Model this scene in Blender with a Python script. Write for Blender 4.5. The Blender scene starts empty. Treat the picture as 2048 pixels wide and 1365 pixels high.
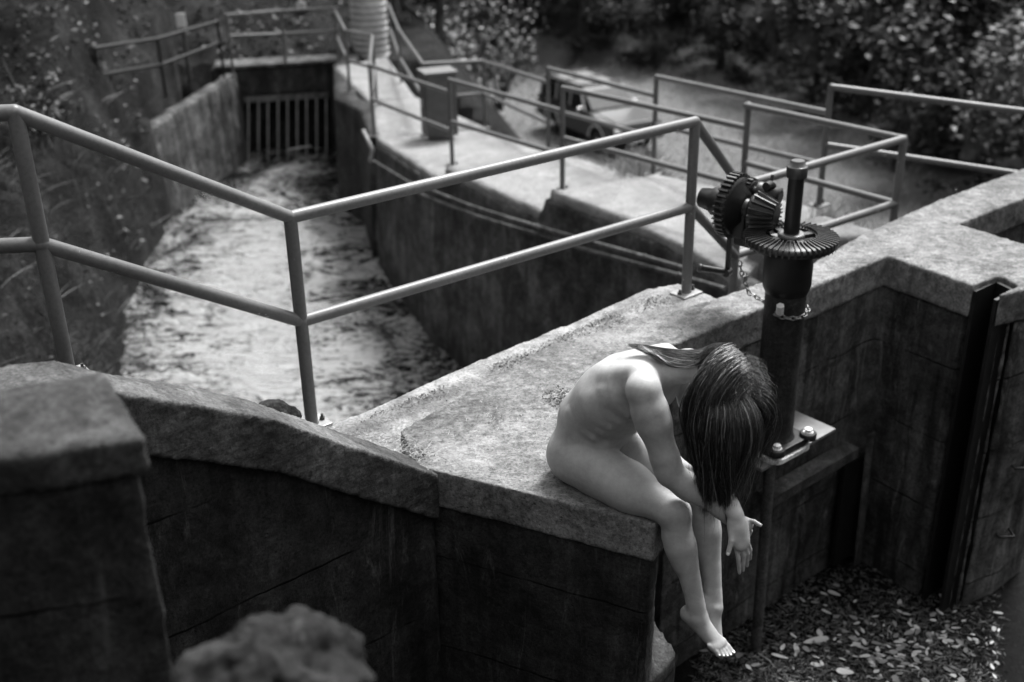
import bpy, bmesh, math, random
import numpy as np
from mathutils import Vector, Matrix, noise as mnoise
R = math.radians
Z = Vector((0, 0, 1))
rnd = random.Random(7)
SC = bpy.context.scene
COL = SC.collection

# ------------------------------------------------------------------ camera
PITCH, ROLL, HC, FPX = R(25.2), R(1.1), 2.5, 2270.0
fwd = Vector((0, math.cos(PITCH), -math.sin(PITCH)))
right0 = Vector((1, 0, 0)); up0 = right0.cross(fwd)
right = math.cos(ROLL) * right0 - math.sin(ROLL) * up0
up = right.cross(fwd)
CAM = Vector((0, 0, HC))
cd = bpy.data.cameras.new('camera'); cam = bpy.data.objects.new('camera', cd); COL.objects.link(cam)
cd.lens = FPX / 2048 * 36; cd.sensor_width = 36; cd.clip_start = .05; cd.clip_end = 400
cam.matrix_world = Matrix(((right.x, up.x, -fwd.x, CAM.x), (right.y, up.y, -fwd.y, CAM.y), (right.z, up.z, -fwd.z, CAM.z), (0, 0, 0, 1)))
cd.dof.use_dof = True; cd.dof.focus_distance = 4.35; cd.dof.aperture_fstop = 1.7
SC.camera = cam

# ------------------------------------------------------------------ light
SUN_EL, SUN_AZ = R(60), R(30)      # azimuth measured from +Y towards +X
W = bpy.data.worlds.new('World'); SC.world = W; W.use_nodes = True
nt = W.node_tree; nt.nodes.clear()
sky = nt.nodes.new('ShaderNodeTexSky'); sky.sky_type = 'NISHITA'; sky.sun_disc = False
sky.sun_elevation = SUN_EL; sky.sun_rotation = SUN_AZ; sky.dust_density = 2.5
bw = nt.nodes.new('ShaderNodeRGBToBW'); bg = nt.nodes.new('ShaderNodeBackground'); wo = nt.nodes.new('ShaderNodeOutputWorld')
bg.inputs[1].default_value = .13
nt.links.new(sky.outputs[0], bw.inputs[0]); nt.links.new(bw.outputs[0], bg.inputs[0]); nt.links.new(bg.outputs[0], wo.inputs[0])
sd = bpy.data.lights.new('sun', 'SUN'); sun = bpy.data.objects.new('sun', sd); COL.objects.link(sun)
sd.energy = 1.7; sd.angle = R(14); sd.color = (1, 1, 1)
sv = Vector((math.sin(SUN_AZ) * math.cos(SUN_EL), math.cos(SUN_AZ) * math.cos(SUN_EL), math.sin(SUN_EL)))
sun.rotation_euler = sv.to_track_quat('Z', 'Y').to_euler(); sun.location = sv * 60
SC.view_settings.view_transform = 'Standard'; SC.view_settings.look = 'None'
SC.view_settings.gamma = 1; SC.view_settings.exposure = 1.85
SC.cycles.max_bounces = 5; SC.cycles.diffuse_bounces = 3; SC.cycles.glossy_bounces = 3; SC.cycles.transparent_max_bounces = 6

# ------------------------------------------------------------------ helpers
def at(x, y, z):                    # where a direction meets the level z
    d = fwd * FPX + right * (x - 1024) + up * (682.5 - y)
    t = (z - HC) / d.z
    return CAM + d * t
def atd(x, y, w):                   # the point at depth w along the view axis
    d = fwd * FPX + right * (x - 1024) + up * (682.5 - y)
    return CAM + d * (w / FPX)
def onv(x, y, P, n):                # meets the vertical plane through P with normal n
    d = fwd * FPX + right * (x - 1024) + up * (682.5 - y)
    t = (Vector(P) - CAM).dot(n) / d.dot(n)
    return CAM + d * t
def frame(ax):
    ax = Vector(ax).normalized()
    u = ax.cross(Vector((0, 0, 1)) if abs(ax.z) < .9 else Vector((1, 0, 0))).normalized()
    return u, ax.cross(u), ax

class MB:
    def __init__(s): s.v = []; s.f = []; s.sm = []
    def add(s, vs, fs, smooth=False):
        o = len(s.v); s.v += [Vector(p) for p in vs]; s.f += [tuple(i + o for i in f) for f in fs]; s.sm += [smooth] * len(fs)
        return s
    def lathe(s, c, ax, prof, n=24, smooth=True, caps=True):   # prof: (along, radius)
        u, v, a = frame(ax); c = Vector(c); vs = []; fs = []
        for h, r in prof:
            for i in range(n):
                t = 2 * math.pi * i / n; vs.append(c + a * h + (u * math.cos(t) + v * math.sin(t)) * r)
        m = len(prof)
        for j in range(m - 1):
            for i in range(n):
                k = (i + 1) % n; fs.append((j * n + i, j * n + k, (j + 1) * n + k, (j + 1) * n + i))
        s.add(vs, fs, smooth)
        if caps:
            s.add(vs[:n], [tuple(range(n))[::-1]]); s.add(vs[-n:], [tuple(range(n))])
        return s
    def cyl(s, a, b, r, n=16, r2=None, smooth=True):
        a = Vector(a); b = Vector(b); L = (b - a).length
        return s.lathe(a, b - a, [(0, r), (L, r if r2 is None else r2)], n, smooth)
    def ball(s, c, r, n=12, sc=(1, 1, 1)):
        vs = []; fs = []; m = n // 2
        for j in range(m + 1):
            for i in range(n):
                th = math.pi * j / m; ph = 2 * math.pi * i / n
                vs.append(Vector(c) + Vector((math.sin(th) * math.cos(ph) * r * sc[0], math.sin(th) * math.sin(ph) * r * sc[1], math.cos(th) * r * sc[2])))
        for j in range(m):
            for i in range(n):
                k = (i + 1) % n; fs.append((j * n + i, j * n + k, (j + 1) * n + k, (j + 1) * n + i))
        return s.add(vs, fs, True)
    def tube(s, pts, r, n=16):
        for a, b in zip(pts, pts[1:]): s.cyl(a, b, r, n)
        for p in pts[1:-1]: s.ball(p, r, n)
        return s
    def sweep(s, pts, rs, n=6, close=True):   # one smooth tapered tube along many points
        pts = [Vector(p) for p in pts]; vs = []; fs = []; N = len(pts)
        if not hasattr(rs, '__len__'): rs = [rs] * N
        d0 = (pts[1] - pts[0]).normalized(); u, v, _ = frame(d0)
        for j in range(N):
            d = (pts[min(j + 1, N - 1)] - pts[max(j - 1, 0)]).normalized()
            u = (u - d * u.dot(d)).normalized(); v = d.cross(u)
            for i in range(n):
                t = 2 * math.pi * i / n; vs.append(pts[j] + (u * math.cos(t) + v * math.sin(t)) * rs[j])
        for j in range(N - 1):
            for i in range(n):
                k = (i + 1) % n; fs.append((j * n + i, j * n + k, (j + 1) * n + k, (j + 1) * n + i))
        s.add(vs, fs, True)
        if close: s.add(vs[:n], [tuple(range(n))[::-1]]); s.add(vs[-n:], [tuple(range(n))])
        return s
    def box(s, c, size, rz=0, axes=None):
        c = Vector(c); a, b, h = [k / 2 for k in size]
        if axes: X, Y, Z = [Vector(k) for k in axes]
        else: X, Y, Z = Vector((math.cos(rz), math.sin(rz), 0)), Vector((-math.sin(rz), math.cos(rz), 0)), Vector((0, 0, 1))
        vs = [c + X * (a * i) + Y * (b * j) + Z * (h * k) for k in (-1, 1) for j in (-1, 1) for i in (-1, 1)]
        return s.add(vs, [(0, 2, 3, 1), (4, 5, 7, 6), (0, 1, 5, 4), (1, 3, 7, 5), (3, 2, 6, 7), (2, 0, 4, 6)])
    def prism(s, poly, z0, z1):      # poly: xy counter-clockwise; z0/z1 number or list per vertex
        n = len(poly); area = sum(poly[i][0] * poly[(i + 1) % n][1] - poly[(i + 1) % n][0] * poly[i][1] for i in range(n))
        Z0 = list(z0) if hasattr(z0, '__len__') else [z0] * n; Z1 = list(z1) if hasattr(z1, '__len__') else [z1] * n
        P = [(p[0], p[1]) for p in poly]
        if area < 0: P = P[::-1]; Z0 = Z0[::-1]; Z1 = Z1[::-1]
        vs = [(P[i][0], P[i][1], Z0[i]) for i in range(n)] + [(P[i][0], P[i][1], Z1[i]) for i in range(n)]
        fs = [tuple(range(n))[::-1], tuple(range(n, 2 * n))] + [(i, (i + 1) % n, (i + 1) % n + n, i + n) for i in range(n)]
        return s.add(vs, fs)
    def build(s, name, mat, parent=None, base=None, bevel=0, kind=None, sub=None):
        o0 = Vector((0, 0, 0))
        if parent is not None: o0 = wloc(parent)
        elif base is not None: o0 = Vector(base)
        me = bpy.data.meshes.new(name)
        me.from_pydata([tuple(p - o0) for p in s.v], [], s.f)
        me.polygons.foreach_set('use_smooth', s.sm); me.materials.append(mat); me.update()
        o = bpy.data.objects.new(name, me); COL.objects.link(o)
        if parent is not None: o.parent = parent
        else: o.location = o0
        if bevel:
            b = o.modifiers.new('bevel', 'BEVEL'); b.width = bevel; b.segments = 2; b.limit_method = 'ANGLE'
        if kind: o['kind'] = kind
        return o
def wloc(o):
    l = Vector(o.location)
    while o.parent is not None: o = o.parent; l = l + Vector(o.location)
    return l
def tag(o, label=None, cat=None, group=None, kind=None):
    if label: o['label'] = label
    if cat: o['category'] = cat
    if group: o['group'] = group
    if kind: o['kind'] = kind
    return o
def thing(name, loc, label, cat, group=None):
    o = bpy.data.objects.new(name, None); COL.objects.link(o); o.location = Vector(loc); o.empty_display_size = .1
    return tag(o, label, cat, group)
_tex = {}
def tex(kind, size, depth=3):
    k = (kind, size)
    if k not in _tex:
        t = bpy.data.textures.new('clouds', 'CLOUDS'); t.noise_scale = size; t.noise_depth = depth; _tex[k] = t
    return _tex[k]
def rough(o, voxel=.03, amp=.02, size=.25, amp2=.006, size2=.05):   # weathered cast surface
    m = o.modifiers.new('remesh', 'REMESH'); m.mode = 'VOXEL'; m.voxel_size = voxel; m.use_smooth_shade = True
    for a, sz in ((amp, size), (amp2, size2)):
        if a:
            d = o.modifiers.new('displace', 'DISPLACE'); d.texture = tex('C', sz); d.strength = a; d.mid_level = .5; d.texture_coords = 'LOCAL'
    return o

# ------------------------------------------------------------------ materials (a monochrome photograph: every colour is a grey)
class NT:
    def __init__(s, name):
        s.m = bpy.data.materials.new(name); s.m.use_nodes = True; s.t = s.m.node_tree; s.t.nodes.clear()
        s.out = s.n('OutputMaterial'); s.b = s.n('BsdfPrincipled'); s.l(s.b.outputs[0], s.out.inputs[0])
    def n(s, k, **kw):
        x = s.t.nodes.new('ShaderNode' + k)
        for a, b in kw.items(): setattr(x, a, b)
        return x
    def l(s, a, b): s.t.links.new(a, b)
    def val(s, x, inp):
        if isinstance(x, (int, float)): inp.default_value = x
        else: s.l(x, inp)
    def math(s, op, a, b=0, c=None):
        x = s.n('Math', operation=op); s.val(a, x.inputs[0]); s.val(b, x.inputs[1])
        if c is not None: s.val(c, x.inputs[2])
        return x.outputs[0]
    def coord(s, scale=(1, 1, 1), rot=(0, 0, 0), kind='Object'):
        c = s.n('TexCoord'); m = s.n('Mapping'); m.inputs['Scale'].default_value = scale; m.inputs['Rotation'].default_value = rot
        s.l(c.outputs[kind], m.inputs[0]); return m.outputs[0]
    def noise(s, vec, scale, detail=6, rough=.6, dist=0):
        x = s.n('TexNoise'); x.inputs['Scale'].default_value = scale; x.inputs['Detail'].default_value = detail
        x.inputs['Roughness'].default_value = rough; x.inputs['Distortion'].default_value = dist; s.l(vec, x.inputs['Vector']); return x.outputs['Fac']
    def voro(s, vec, scale, feature='F1', out='Distance'):
        x = s.n('TexVoronoi', feature=feature); x.inputs['Scale'].default_value = scale; s.l(vec, x.inputs['Vector']); return x.outputs[out]
    def ramp(s, f, stops, interp='LINEAR'):
        x = s.n('ValToRGB'); x.color_ramp.interpolation = interp; e = x.color_ramp.elements
        while len(e) < len(stops): e.new(.5)
        for k, (p, c) in zip(e, stops): k.position = p; k.color = (c, c, c, 1)
        s.l(f, x.inputs[0])
        g = s.n('RGBToBW'); s.l(x.outputs[0], g.inputs[0]); return g.outputs[0]
    def mix(s, f, a, b): # scalar lerp
        return s.math('ADD', s.math('MULTIPLY', a, s.math('SUBTRACT', 1, f)), s.math('MULTIPLY', b, f))
    def base(s, x, rough=.8, spec=.3, metal=0):
        s.val(x, s.b.inputs['Base Color']) if not isinstance(x, (int, float)) else setattr(s.b.inputs['Base Color'], 'default_value', (x, x, x, 1))
        s.val(rough, s.b.inputs['Roughness']); s.b.inputs['Specular IOR Level'].default_value = spec; s.b.inputs['Metallic'].default_value = metal
    def bump(s, h, strength=.5, dist=.02):
        x = s.n('Bump'); x.inputs['Strength'].default_value = strength; x.inputs['Distance'].default_value = dist; s.l(h, x.inputs['Height'])
        s.l(x.outputs[0], s.b.inputs['Normal']); return x

def concrete(name, lo, hi, streak=.5, lines=0, pits=.4, grain=(1, 1, 1), lichen=0, rough=.85, blotch=.5):
    s = NT(name); c = s.coord()
    big = s.noise(c, 1.6, 8, .65, .4); fine = s.noise(c, 22, 8, .75); st = s.noise(s.coord((7, 7, .45)), 1.0, 6, .65, .6)
    g = s.noise(s.coord(grain), 9, 8, .7, .3)
    f = s.math('ADD', s.math('MULTIPLY', big, .50), s.math('MULTIPLY', fine, .28)); f = s.math('ADD', f, s.math('MULTIPLY', g, .22))
    v = s.ramp(f, [(.40, lo), (.49, lo + (hi - lo) * .38), (.60, hi)])
    blot = s.ramp(s.noise(s.coord((1, 1, 1)), 4.6, 12, .82, .5), [(.40, 1 - blotch), (.5, .97), (.6, 1 + blotch * .45)]); v = s.math('MULTIPLY', v, blot)
    v = s.math('MULTIPLY', v, s.ramp(st, [(.36, 1 - .8 * streak), (.52, 1), (.7, 1 + .6 * streak)]))
    speck = s.ramp(s.noise(c, 85, 5, .7), [(.36, .45), (.47, .95), (.60, 1.15), (.70, 1.9)])
    v = s.math('MULTIPLY', v, speck)
    if lichen:
        L = s.ramp(s.noise(c, 6, 9, .78, .8), [(.54, 0), (.64, 1)]); v = s.mix(s.math('MULTIPLY', L, .55), v, lichen)
    pit = s.ramp(s.voro(c, 26), [(.02, 0), (.16, 1)]); pm = s.ramp(s.noise(c, 3.1, 4), [(.5, 0), (.62, 1)])
    pitf = s.math('SUBTRACT', 1, s.math('MULTIPLY', s.math('SUBTRACT', 1, pit), s.math('MULTIPLY', pm, pits)))
    v = s.math('MULTIPLY', v, pitf)
    h = s.math('ADD', s.math('MULTIPLY', fine, .5), s.math('ADD', s.math('MULTIPLY', g, .35), s.math('MULTIPLY', pitf, .5)))
    if lines:
        sep = s.n('SeparateXYZ'); s.l(c, sep.inputs[0]); wob = s.math('MULTIPLY', s.noise(c, 6, 6), .022)
        z = s.math('FRACT', s.math('DIVIDE', s.math('ADD', sep.outputs[2], wob), lines))
        ln = s.mix(s.ramp(s.noise(c, 2.2, 5), [(.42, 0), (.55, 1)]), 1, s.ramp(z, [(0, .4), (.018, 1)])); v = s.math('MULTIPLY', v, ln); h = s.math('ADD', h, ln)
        # mineral runs leaching down the face
        run = s.ramp(s.noise(s.coord((4, 4, .7)), 1.7, 7, .8, 1.2), [(.55, 0), (.66, 1)]); run = s.math('MULTIPLY', run, s.ramp(s.noise(c, 40, 6, .8), [(.35, .3), (.6, 1)])); v = s.mix(s.math('MULTIPLY', run, .6), v, hi * 2.8)
    s.base(v, rough, .25); s.bump(h, 1.0, .022)
    return s.m
def plain(name, v, rough=.6, spec=.4, metal=0, var=.25, scale=8, bump=.2):
    s = NT(name); c = s.coord(); n = s.noise(c, scale, 6, .65)
    s.base(s.ramp(n, [(.3, v * (1 - var)), (.7, v * (1 + var))]), rough, spec, metal)
    if bump: s.bump(s.noise(c, scale * 8, 4), bump, .004)
    return s.m
def painted_pipe(name, v):
    s = NT(name); c = s.coord(); n = s.noise(c, 3, 6, .6)
    a = s.ramp(n, [(.3, v * .8), (.7, v * 1.2)])
    chip = s.ramp(s.noise(c, 22, 6, .65, .4), [(.69, 0), (.70, 1)]); dirt = s.ramp(s.noise(c, 60, 5, .7), [(.3, .75), (.55, 1)])
    a = s.mix(chip, s.math('MULTIPLY', a, dirt), .55); s.base(a, .42, .45); s.bump(s.noise(c, 90, 4), .15, .003)
    return s.m
def leafy(name, lo, hi, rough=.5):
    s = NT(name); oi = s.n('NewGeometry'); v = s.ramp(oi.outputs['Random Per Island'], [(0, lo), (1, hi)])
    n = s.noise(s.coord(), 30, 3); s.base(s.math('MULTIPLY', v, s.math('ADD', n, .5)), rough, .4)
    return s.m

M = {}
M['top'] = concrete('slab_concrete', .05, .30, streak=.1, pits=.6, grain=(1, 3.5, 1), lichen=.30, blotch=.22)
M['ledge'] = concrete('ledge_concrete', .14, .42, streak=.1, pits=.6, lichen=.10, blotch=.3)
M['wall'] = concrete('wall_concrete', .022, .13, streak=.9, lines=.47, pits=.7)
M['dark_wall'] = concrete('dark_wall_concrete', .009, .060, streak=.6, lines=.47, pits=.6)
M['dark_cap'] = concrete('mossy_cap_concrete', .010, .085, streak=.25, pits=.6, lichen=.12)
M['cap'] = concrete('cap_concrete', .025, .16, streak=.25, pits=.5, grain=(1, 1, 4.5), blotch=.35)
M['walk'] = concrete('walkway_concrete', .17, .28, streak=.1, pits=.2, blotch=.15)
M['channel'] = concrete('channel_concrete', .015, .13, streak=.5, pits=.9, lichen=.03)
M['far_wall'] = concrete('far_wall_concrete', .03, .15, streak=.9, pits=.4)
M['pipe'] = painted_pipe('rail_paint', .13)
M['pipe_far'] = painted_pipe('far_rail_paint', .11)
M['galv'] = plain('galvanised_steel', .32, .4, .5, .3)
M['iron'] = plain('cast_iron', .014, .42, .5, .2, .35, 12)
M['iron_edge'] = plain('worn_iron', .05, .35, .6, .5, .4, 20)
M['column'] = concrete('painted_column', .012, .045, streak=.5, pits=.1, rough=.55)
M['bolt'] = plain('bolt_steel', .75, .4, .5, .3)
M['grout'] = concrete('grout', .45, .8, pits=.5)
M['plate'] = plain('plate_steel', .19, .5, .4, .2, .3)
M['chain'] = plain('chain_steel', .22, .3, .6, .7)
M['rust'] = concrete('rusty_steel', .05, .17, streak=.5, pits=.2)
M['skin'] = None

# ------------------------------------------------------------------ terrain
def ip(x, pts): return float(np.interp(x, [p[0] for p in pts], [p[1] for p in pts]))
XE = [(4, -1.4), (7, -2.4), (11.2, -4.2), (12, -4.45), (13.5, -4.9), (15.5, -5.2), (17, -5.35), (18.8, -5.94), (22, -6.3)]
XO = [(5, 7), (7.6, 3.7), (9, 2.65), (10.76, 1.45), (13.14, .55), (15.8, -.3), (20, -1.3), (26, -2.2), (45, -6)]
ZW = [(8, -.6), (10.4, -.8), (13, -1.25), (15.8, -1.65), (30, -1.8)]
def ground(x, y):
    n = mnoise.fractal(Vector((x * .35, y * .35, 0)), 1.0, 2.0, 4)
    n2 = mnoise.fractal(Vector((x * 1.7, y * 1.7, 3)), 1.0, 2.0, 3)
    far = max(.0, y - 47, .955 * x + .295 * y - 21.5)
    ledge_y = 4.62 + .77 * (x + .89)          # line of the dam wall
    if y < ledge_y + .05 and y < 7.5 and x > -1.6 or y < 3.3:          # camera side of the wall
        h = 2.4 - 1.05 * max(y, 0) - .9 * max(0, x + .6) + .1 * n2
        if x > .5: h = max(h, -2.6)
        h = max(h, -2.6)
        if x < -1.9: h = max(h, 1.0 + (-1.9 - x) * .8)
        if y < 0: h = max(h, 1.2 + .3 * -y * min(1, max(0, .3 + abs(x) * .1 + .7)))  # unseen rise behind the camera, added to hold back skylight
        if x > 5: h += (x - 5) * .9
        return min(h, 14)
    xe = ip(y, XE); xo = ip(y, XO)
    if y < 21.7:
        if x < xe:
            d = xe - x; h = -3.75 + (1.9 + 2.2 * min(1, max(0, (y - 14) / 2))) * min(d, 1) + 1.0 * max(0, d - 1) + 1.0 * n * min(1, d) + .5 * n2 * min(1, d * 2)
            if y > 17.2 and x < -5.4:            # leaf covered slope behind the far wing wall
                h = max(h, -1.95 + .55 * max(0, -5.8 - x) + .25 * (y - 17.2) + .1 * n2)
            return min(h, 12 + n)
        if x < xo: return -5.2
    else:
        if x < -2.6:
            h = -1.9 + .42 * (y - 21.7) + .45 * max(0, -6 - x) + .2 * n2
            return min(h, 12) + far * .1
    s = x - xo; h = ip(y, ZW) - .12 - min(max(0, s - .45) * 1.3, 6.2)
    h = max(h, -7) + .06 * n2 * min(1, s)
    return h + far * .6 * (1 + .2 * n)
def terrain():
    xs = np.concatenate([np.arange(-40, -10, 1.0), np.arange(-10, 6, .22), np.arange(6, 50, 1.0)])
    ys = np.concatenate([np.arange(-14, 0, .8), np.arange(0, 26, .22), np.arange(26, 100, 1.2)])
    m = MB(); nx = len(xs); ny = len(ys)
    m.v = [Vector((x, y, ground(x, y))) for y in ys for x in xs]
    m.f = [(j * nx + i, j * nx + i + 1, (j + 1) * nx + i + 1, (j + 1) * nx + i) for j in range(ny - 1) for i in range(nx - 1)]
    m.sm = [True] * len(m.f)
    s = NT('soil'); c = s.coord()
    a = s.noise(c, 1.2, 8, .7); b = s.noise(c, 14, 8, .8)
    leaf = s.ramp(s.voro(c, 9), [(.10, 1), (.26, 0)])
    v = s.ramp(s.math('ADD', s.math('MULTIPLY', a, .5), s.math('MULTIPLY', b, .5)), [(.38, .006), (.5, .02), (.66, .075)])
    # dry pale grass on the low field, dark soil elsewhere
    sep = s.n('SeparateXYZ'); s.l(c, sep.inputs[0])
    fld = s.ramp(s.math('ADD', s.math('MULTIPLY', sep.outputs[2], -.1), s.math('MULTIPLY', a, .15)), [(.68, 0), (.74, 1)])
    v = s.mix(fld, v, s.ramp(b, [(.3, .09), (.5, .18), (.7, .31)]))
    s.base(v, .95, .1); s.bump(s.math('ADD', b, s.math('MULTIPLY', leaf, .4)), 1, .08)
    return m.build('ground', s.m, kind='structure')
terrain()

# water in the channel and in the pool
def water(name, poly, z, mat):
    m = MB(); xs = [p[0] for p in poly]; ys = [p[1] for p in poly]
    m.add([(p[0], p[1], z) for p in poly], [tuple(range(len(poly)))])
    return m.build(name, mat, kind='structure')
s = NT('rushing_water'); c = s.coord((1, .55, 1), (0, 0, R(-14)))
sep = s.n('SeparateXYZ'); s.l(s.coord(), sep.inputs[0])
def ridge(n, p):
    return s.math('POWER', s.math('SUBTRACT', 1, s.math('ABSOLUTE', s.math('SUBTRACT', s.math('MULTIPLY', n, 2), 1))), p)
n1 = s.noise(s.coord((1, .8, 1)), .9, 6, .6, 1.2); n2 = s.noise(s.coord((1, 2.6, 1), (0, 0, R(24))), 1.7, 8, .7, 2.0); n3 = s.noise(s.coord((1, 2.2, 1), (0, 0, R(8))), 4.2, 8, .75, 1.8); n4 = s.noise(s.coord((1, 1.6, 1)), 11, 6, .85, .8)
rr_ = s.math('ADD', s.math('MULTIPLY', ridge(n2, 6), .50), s.math('ADD', s.math('MULTIPLY', ridge(n3, 6), .44), s.math('MULTIPLY', n4, .36)))
# foam and sky glare painted mid-stream; darker left bank; dark reflection painted below rack
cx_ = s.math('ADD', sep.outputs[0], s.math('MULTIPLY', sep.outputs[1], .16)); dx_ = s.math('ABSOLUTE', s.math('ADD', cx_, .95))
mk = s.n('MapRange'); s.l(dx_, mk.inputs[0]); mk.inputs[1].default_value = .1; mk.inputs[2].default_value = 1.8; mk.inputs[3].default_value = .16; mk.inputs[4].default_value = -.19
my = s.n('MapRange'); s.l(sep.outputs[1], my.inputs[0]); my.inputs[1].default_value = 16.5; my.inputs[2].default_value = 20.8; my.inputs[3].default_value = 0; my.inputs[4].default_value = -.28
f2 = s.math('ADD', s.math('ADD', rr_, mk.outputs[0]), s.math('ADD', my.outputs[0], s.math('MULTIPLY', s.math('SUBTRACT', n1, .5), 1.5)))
foam_glare = s.ramp(f2, [(.50, .0), (.60, .10), (.68, .34), (.75, .8), (.80, 1)])
s.base(s.mix(foam_glare, .006, .98), s.mix(foam_glare, .08, .22), 1.0); s.b.inputs['IOR'].default_value = 1.45
s.bump(s.math('ADD', s.math('MULTIPLY', n1, .5), s.math('ADD', s.math('MULTIPLY', n2, .8), s.math('MULTIPLY', n3, .3))), 1.0, .55)
WZ = -3.45
water('channel_water', [(-.5, 4.2), (2.3, 6.5), (2.3, 9), (.3, 12), (-1.3, 16), (-2.3, 22.5), (-6.6, 22.5), (-6.8, 18), (-5.9, 12), (-4, 8), (-2.4, 5)], WZ, s.m)
s = NT('pool_water'); c = s.coord()
n1 = s.noise(c, 9, 9, .8, .8); n2 = s.noise(c, 45, 8, .8, .6)
deb = s.ramp(s.math('ADD', s.math('MULTIPLY', n1, .55), s.math('MULTIPLY', n2, .45)), [(.46, .003), (.56, .010), (.66, .05)])
s.base(deb, s.ramp(n1, [(.4, .35), (.55, .8)]), .05); s.bump(n2, .5, .01)
PZ = -2.0
water('pool_water', [(-1.5, .2), (6.5, .2), (8, 9), (3.4, 7.3), (.9, 5.3), (-.4, 4.0), (-1.5, 3.2)], PZ, s.m)

# ------------------------------------------------------------------ near concrete
J = Vector((-.41, 3.99, .11)); WD = Vector((-.77, -.638, 0)); WN = Vector((.638, -.77, 0))
def xy(x, y, z): p = at(x, y, z); return (p.x, p.y)
ZS = .11
A = at(1310, 1050, ZS); Jf = at(828, 932, ZS)
ed = (A - Jf).normalized(); en = Vector((-ed.y, ed.x, 0))
Bb = A + en * .33 + ed * .06; B = A + en * .12 + ed * .01
Wl = at(1302, 710, ZS)
U = Vector((.7785, .6276, 0)); NF = Vector((.6276, -.7785, 0))
W0 = at(1460, 642, ZS); W1 = at(1775, 513, ZS)
S0 = at(1100, 690, ZS); S1 = at(1880, 400, ZS)
def flat(ps): return [(p.x, p.y) for p in ps]
def inset(p, q, d):                    # move both ends of an edge
    return p
pier = thing('concrete_pier', (0, 4.2, -2.2), 'broad grey concrete block the seated person sits on, gritty flat top', 'pier')
Sj = at(800, 862, ZS)
cap_poly = [Jf, A, B, Wl, W0, at(1600, 586, ZS), at(1623, 529, ZS), at(1435, 596, ZS), S0, Sj, J]
m = MB(); m.prism(flat([Jf, A, B, Wl + NF * .0, at(1340, 693, ZS), at(1435, 597, ZS), S0, Sj, J]), ZS - .17, ZS)
rough(m.build('top_slab', M['top'], pier), .010, .008, .3, .010, .03)
ins = .022
def shrink(P, d):
    n = len(P); out = []
    for i in range(n):
        a = P[i - 1]; b = P[i]; c_ = P[(i + 1) % n]
        e1 = (b - a); e1.z = 0; e1.normalize(); e2 = (c_ - b); e2.z = 0; e2.normalize()
        n1 = Vector((-e1.y, e1.x, 0)); n2 = Vector((-e2.y, e2.x, 0)); k = 1 + n1.dot(n2)
        out.append(b + (n1 + n2) * (d / max(k, .3)))
    return out
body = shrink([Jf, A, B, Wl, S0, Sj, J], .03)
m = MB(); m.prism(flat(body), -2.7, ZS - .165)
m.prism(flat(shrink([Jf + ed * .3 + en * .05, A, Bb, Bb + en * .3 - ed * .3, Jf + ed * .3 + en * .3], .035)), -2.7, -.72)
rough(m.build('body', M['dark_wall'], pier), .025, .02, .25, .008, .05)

# the long dam wall with its cap, and the cross wall with the stop-log slot
dam = thing('dam_wall', (2.5, 6.6, -2.3), 'long concrete wall with pale weathered cap behind the gear column, running off at right', 'wall')
WR0 = at(2048, 390, ZS); far_r = W1 + U * 3.2; back_r = S1 + U * 2.6
P0 = W1; Pc = at(1945, 572, ZS); Pq = Pc + Vector((-.05, .10, 0)); 
N1 = at(1995, 592, ZS); N2 = Vector((2.99, 5.70, ZS)); N3 = at(2120, 575, ZS); N3 = Vector((3.28, 5.95, ZS)); N4 = at(1916, 449, ZS)
Wl2 = at(1345, 691, ZS)
cap = [Wl2 - U * .06, W1, Pc, Pc + U * .24 + NF * .02, N1 + U * .22 - NF * .0, N1, N2, N3, N4, far_r, back_r, S1, at(1732, 466, ZS), at(1623, 529, ZS), at(1436, 597, ZS) - U * .06]
m = MB(); m.prism(flat(cap), ZS - .19, ZS + .004)
rough(m.build('cap', M['top'], dam), .014, .012, .3, .016, .04)
wb = shrink(cap, .028)
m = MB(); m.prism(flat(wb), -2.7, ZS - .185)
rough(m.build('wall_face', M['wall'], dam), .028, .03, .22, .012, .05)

m = MB(); gq = [Pc + U * .01 + NF * .012, Pc + U * .225 + NF * .012, N1 + U * .205 - NF * .012, N1 + U * .01 - NF * .012]  # dark plates added inside the slot to give its deep shade
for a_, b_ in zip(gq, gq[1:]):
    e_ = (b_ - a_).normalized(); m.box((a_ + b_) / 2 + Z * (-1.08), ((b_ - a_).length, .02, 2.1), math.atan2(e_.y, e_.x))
m.build('slot_shade_liner', M['iron'], dam)
# lower ledge that carries the near railing
ledge = [at(650, 855, 0), at(700, 905, 0) , J + Vector((-.05, -.1, -.11)), Sj, S0, at(1436, 597, ZS), at(1436, 597, 0), at(1357, 568, 0), at(1290, 578, 0), at(1130, 650, 0), at(960, 720, 0)]
lp = [at(640, 858, 0) + Vector((-.5, -.35, 0)), J + Vector((-.25, -.25, 0)), J + Vector((.15, .05, 0)), S0 + Vector((.06, -.02, 0)), at(1436, 597, 0) + Vector((.05, -.08, 0)), at(1436, 597, 0), at(1357, 568, 0), at(1290, 578, 0), at(1130, 650, 0), at(960, 720, 0), at(645, 858, 0)]
m = MB(); m.prism(flat(lp), -4.2, 0)
o = rough(m.build('concrete_ledge', M['ledge'], base=(.2, 5.2, -4.2)), .02, .012, .3, .006, .04)
tag(o, 'pale lower concrete ledge between the sitting block and the rushing water', 'ledge')

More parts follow.
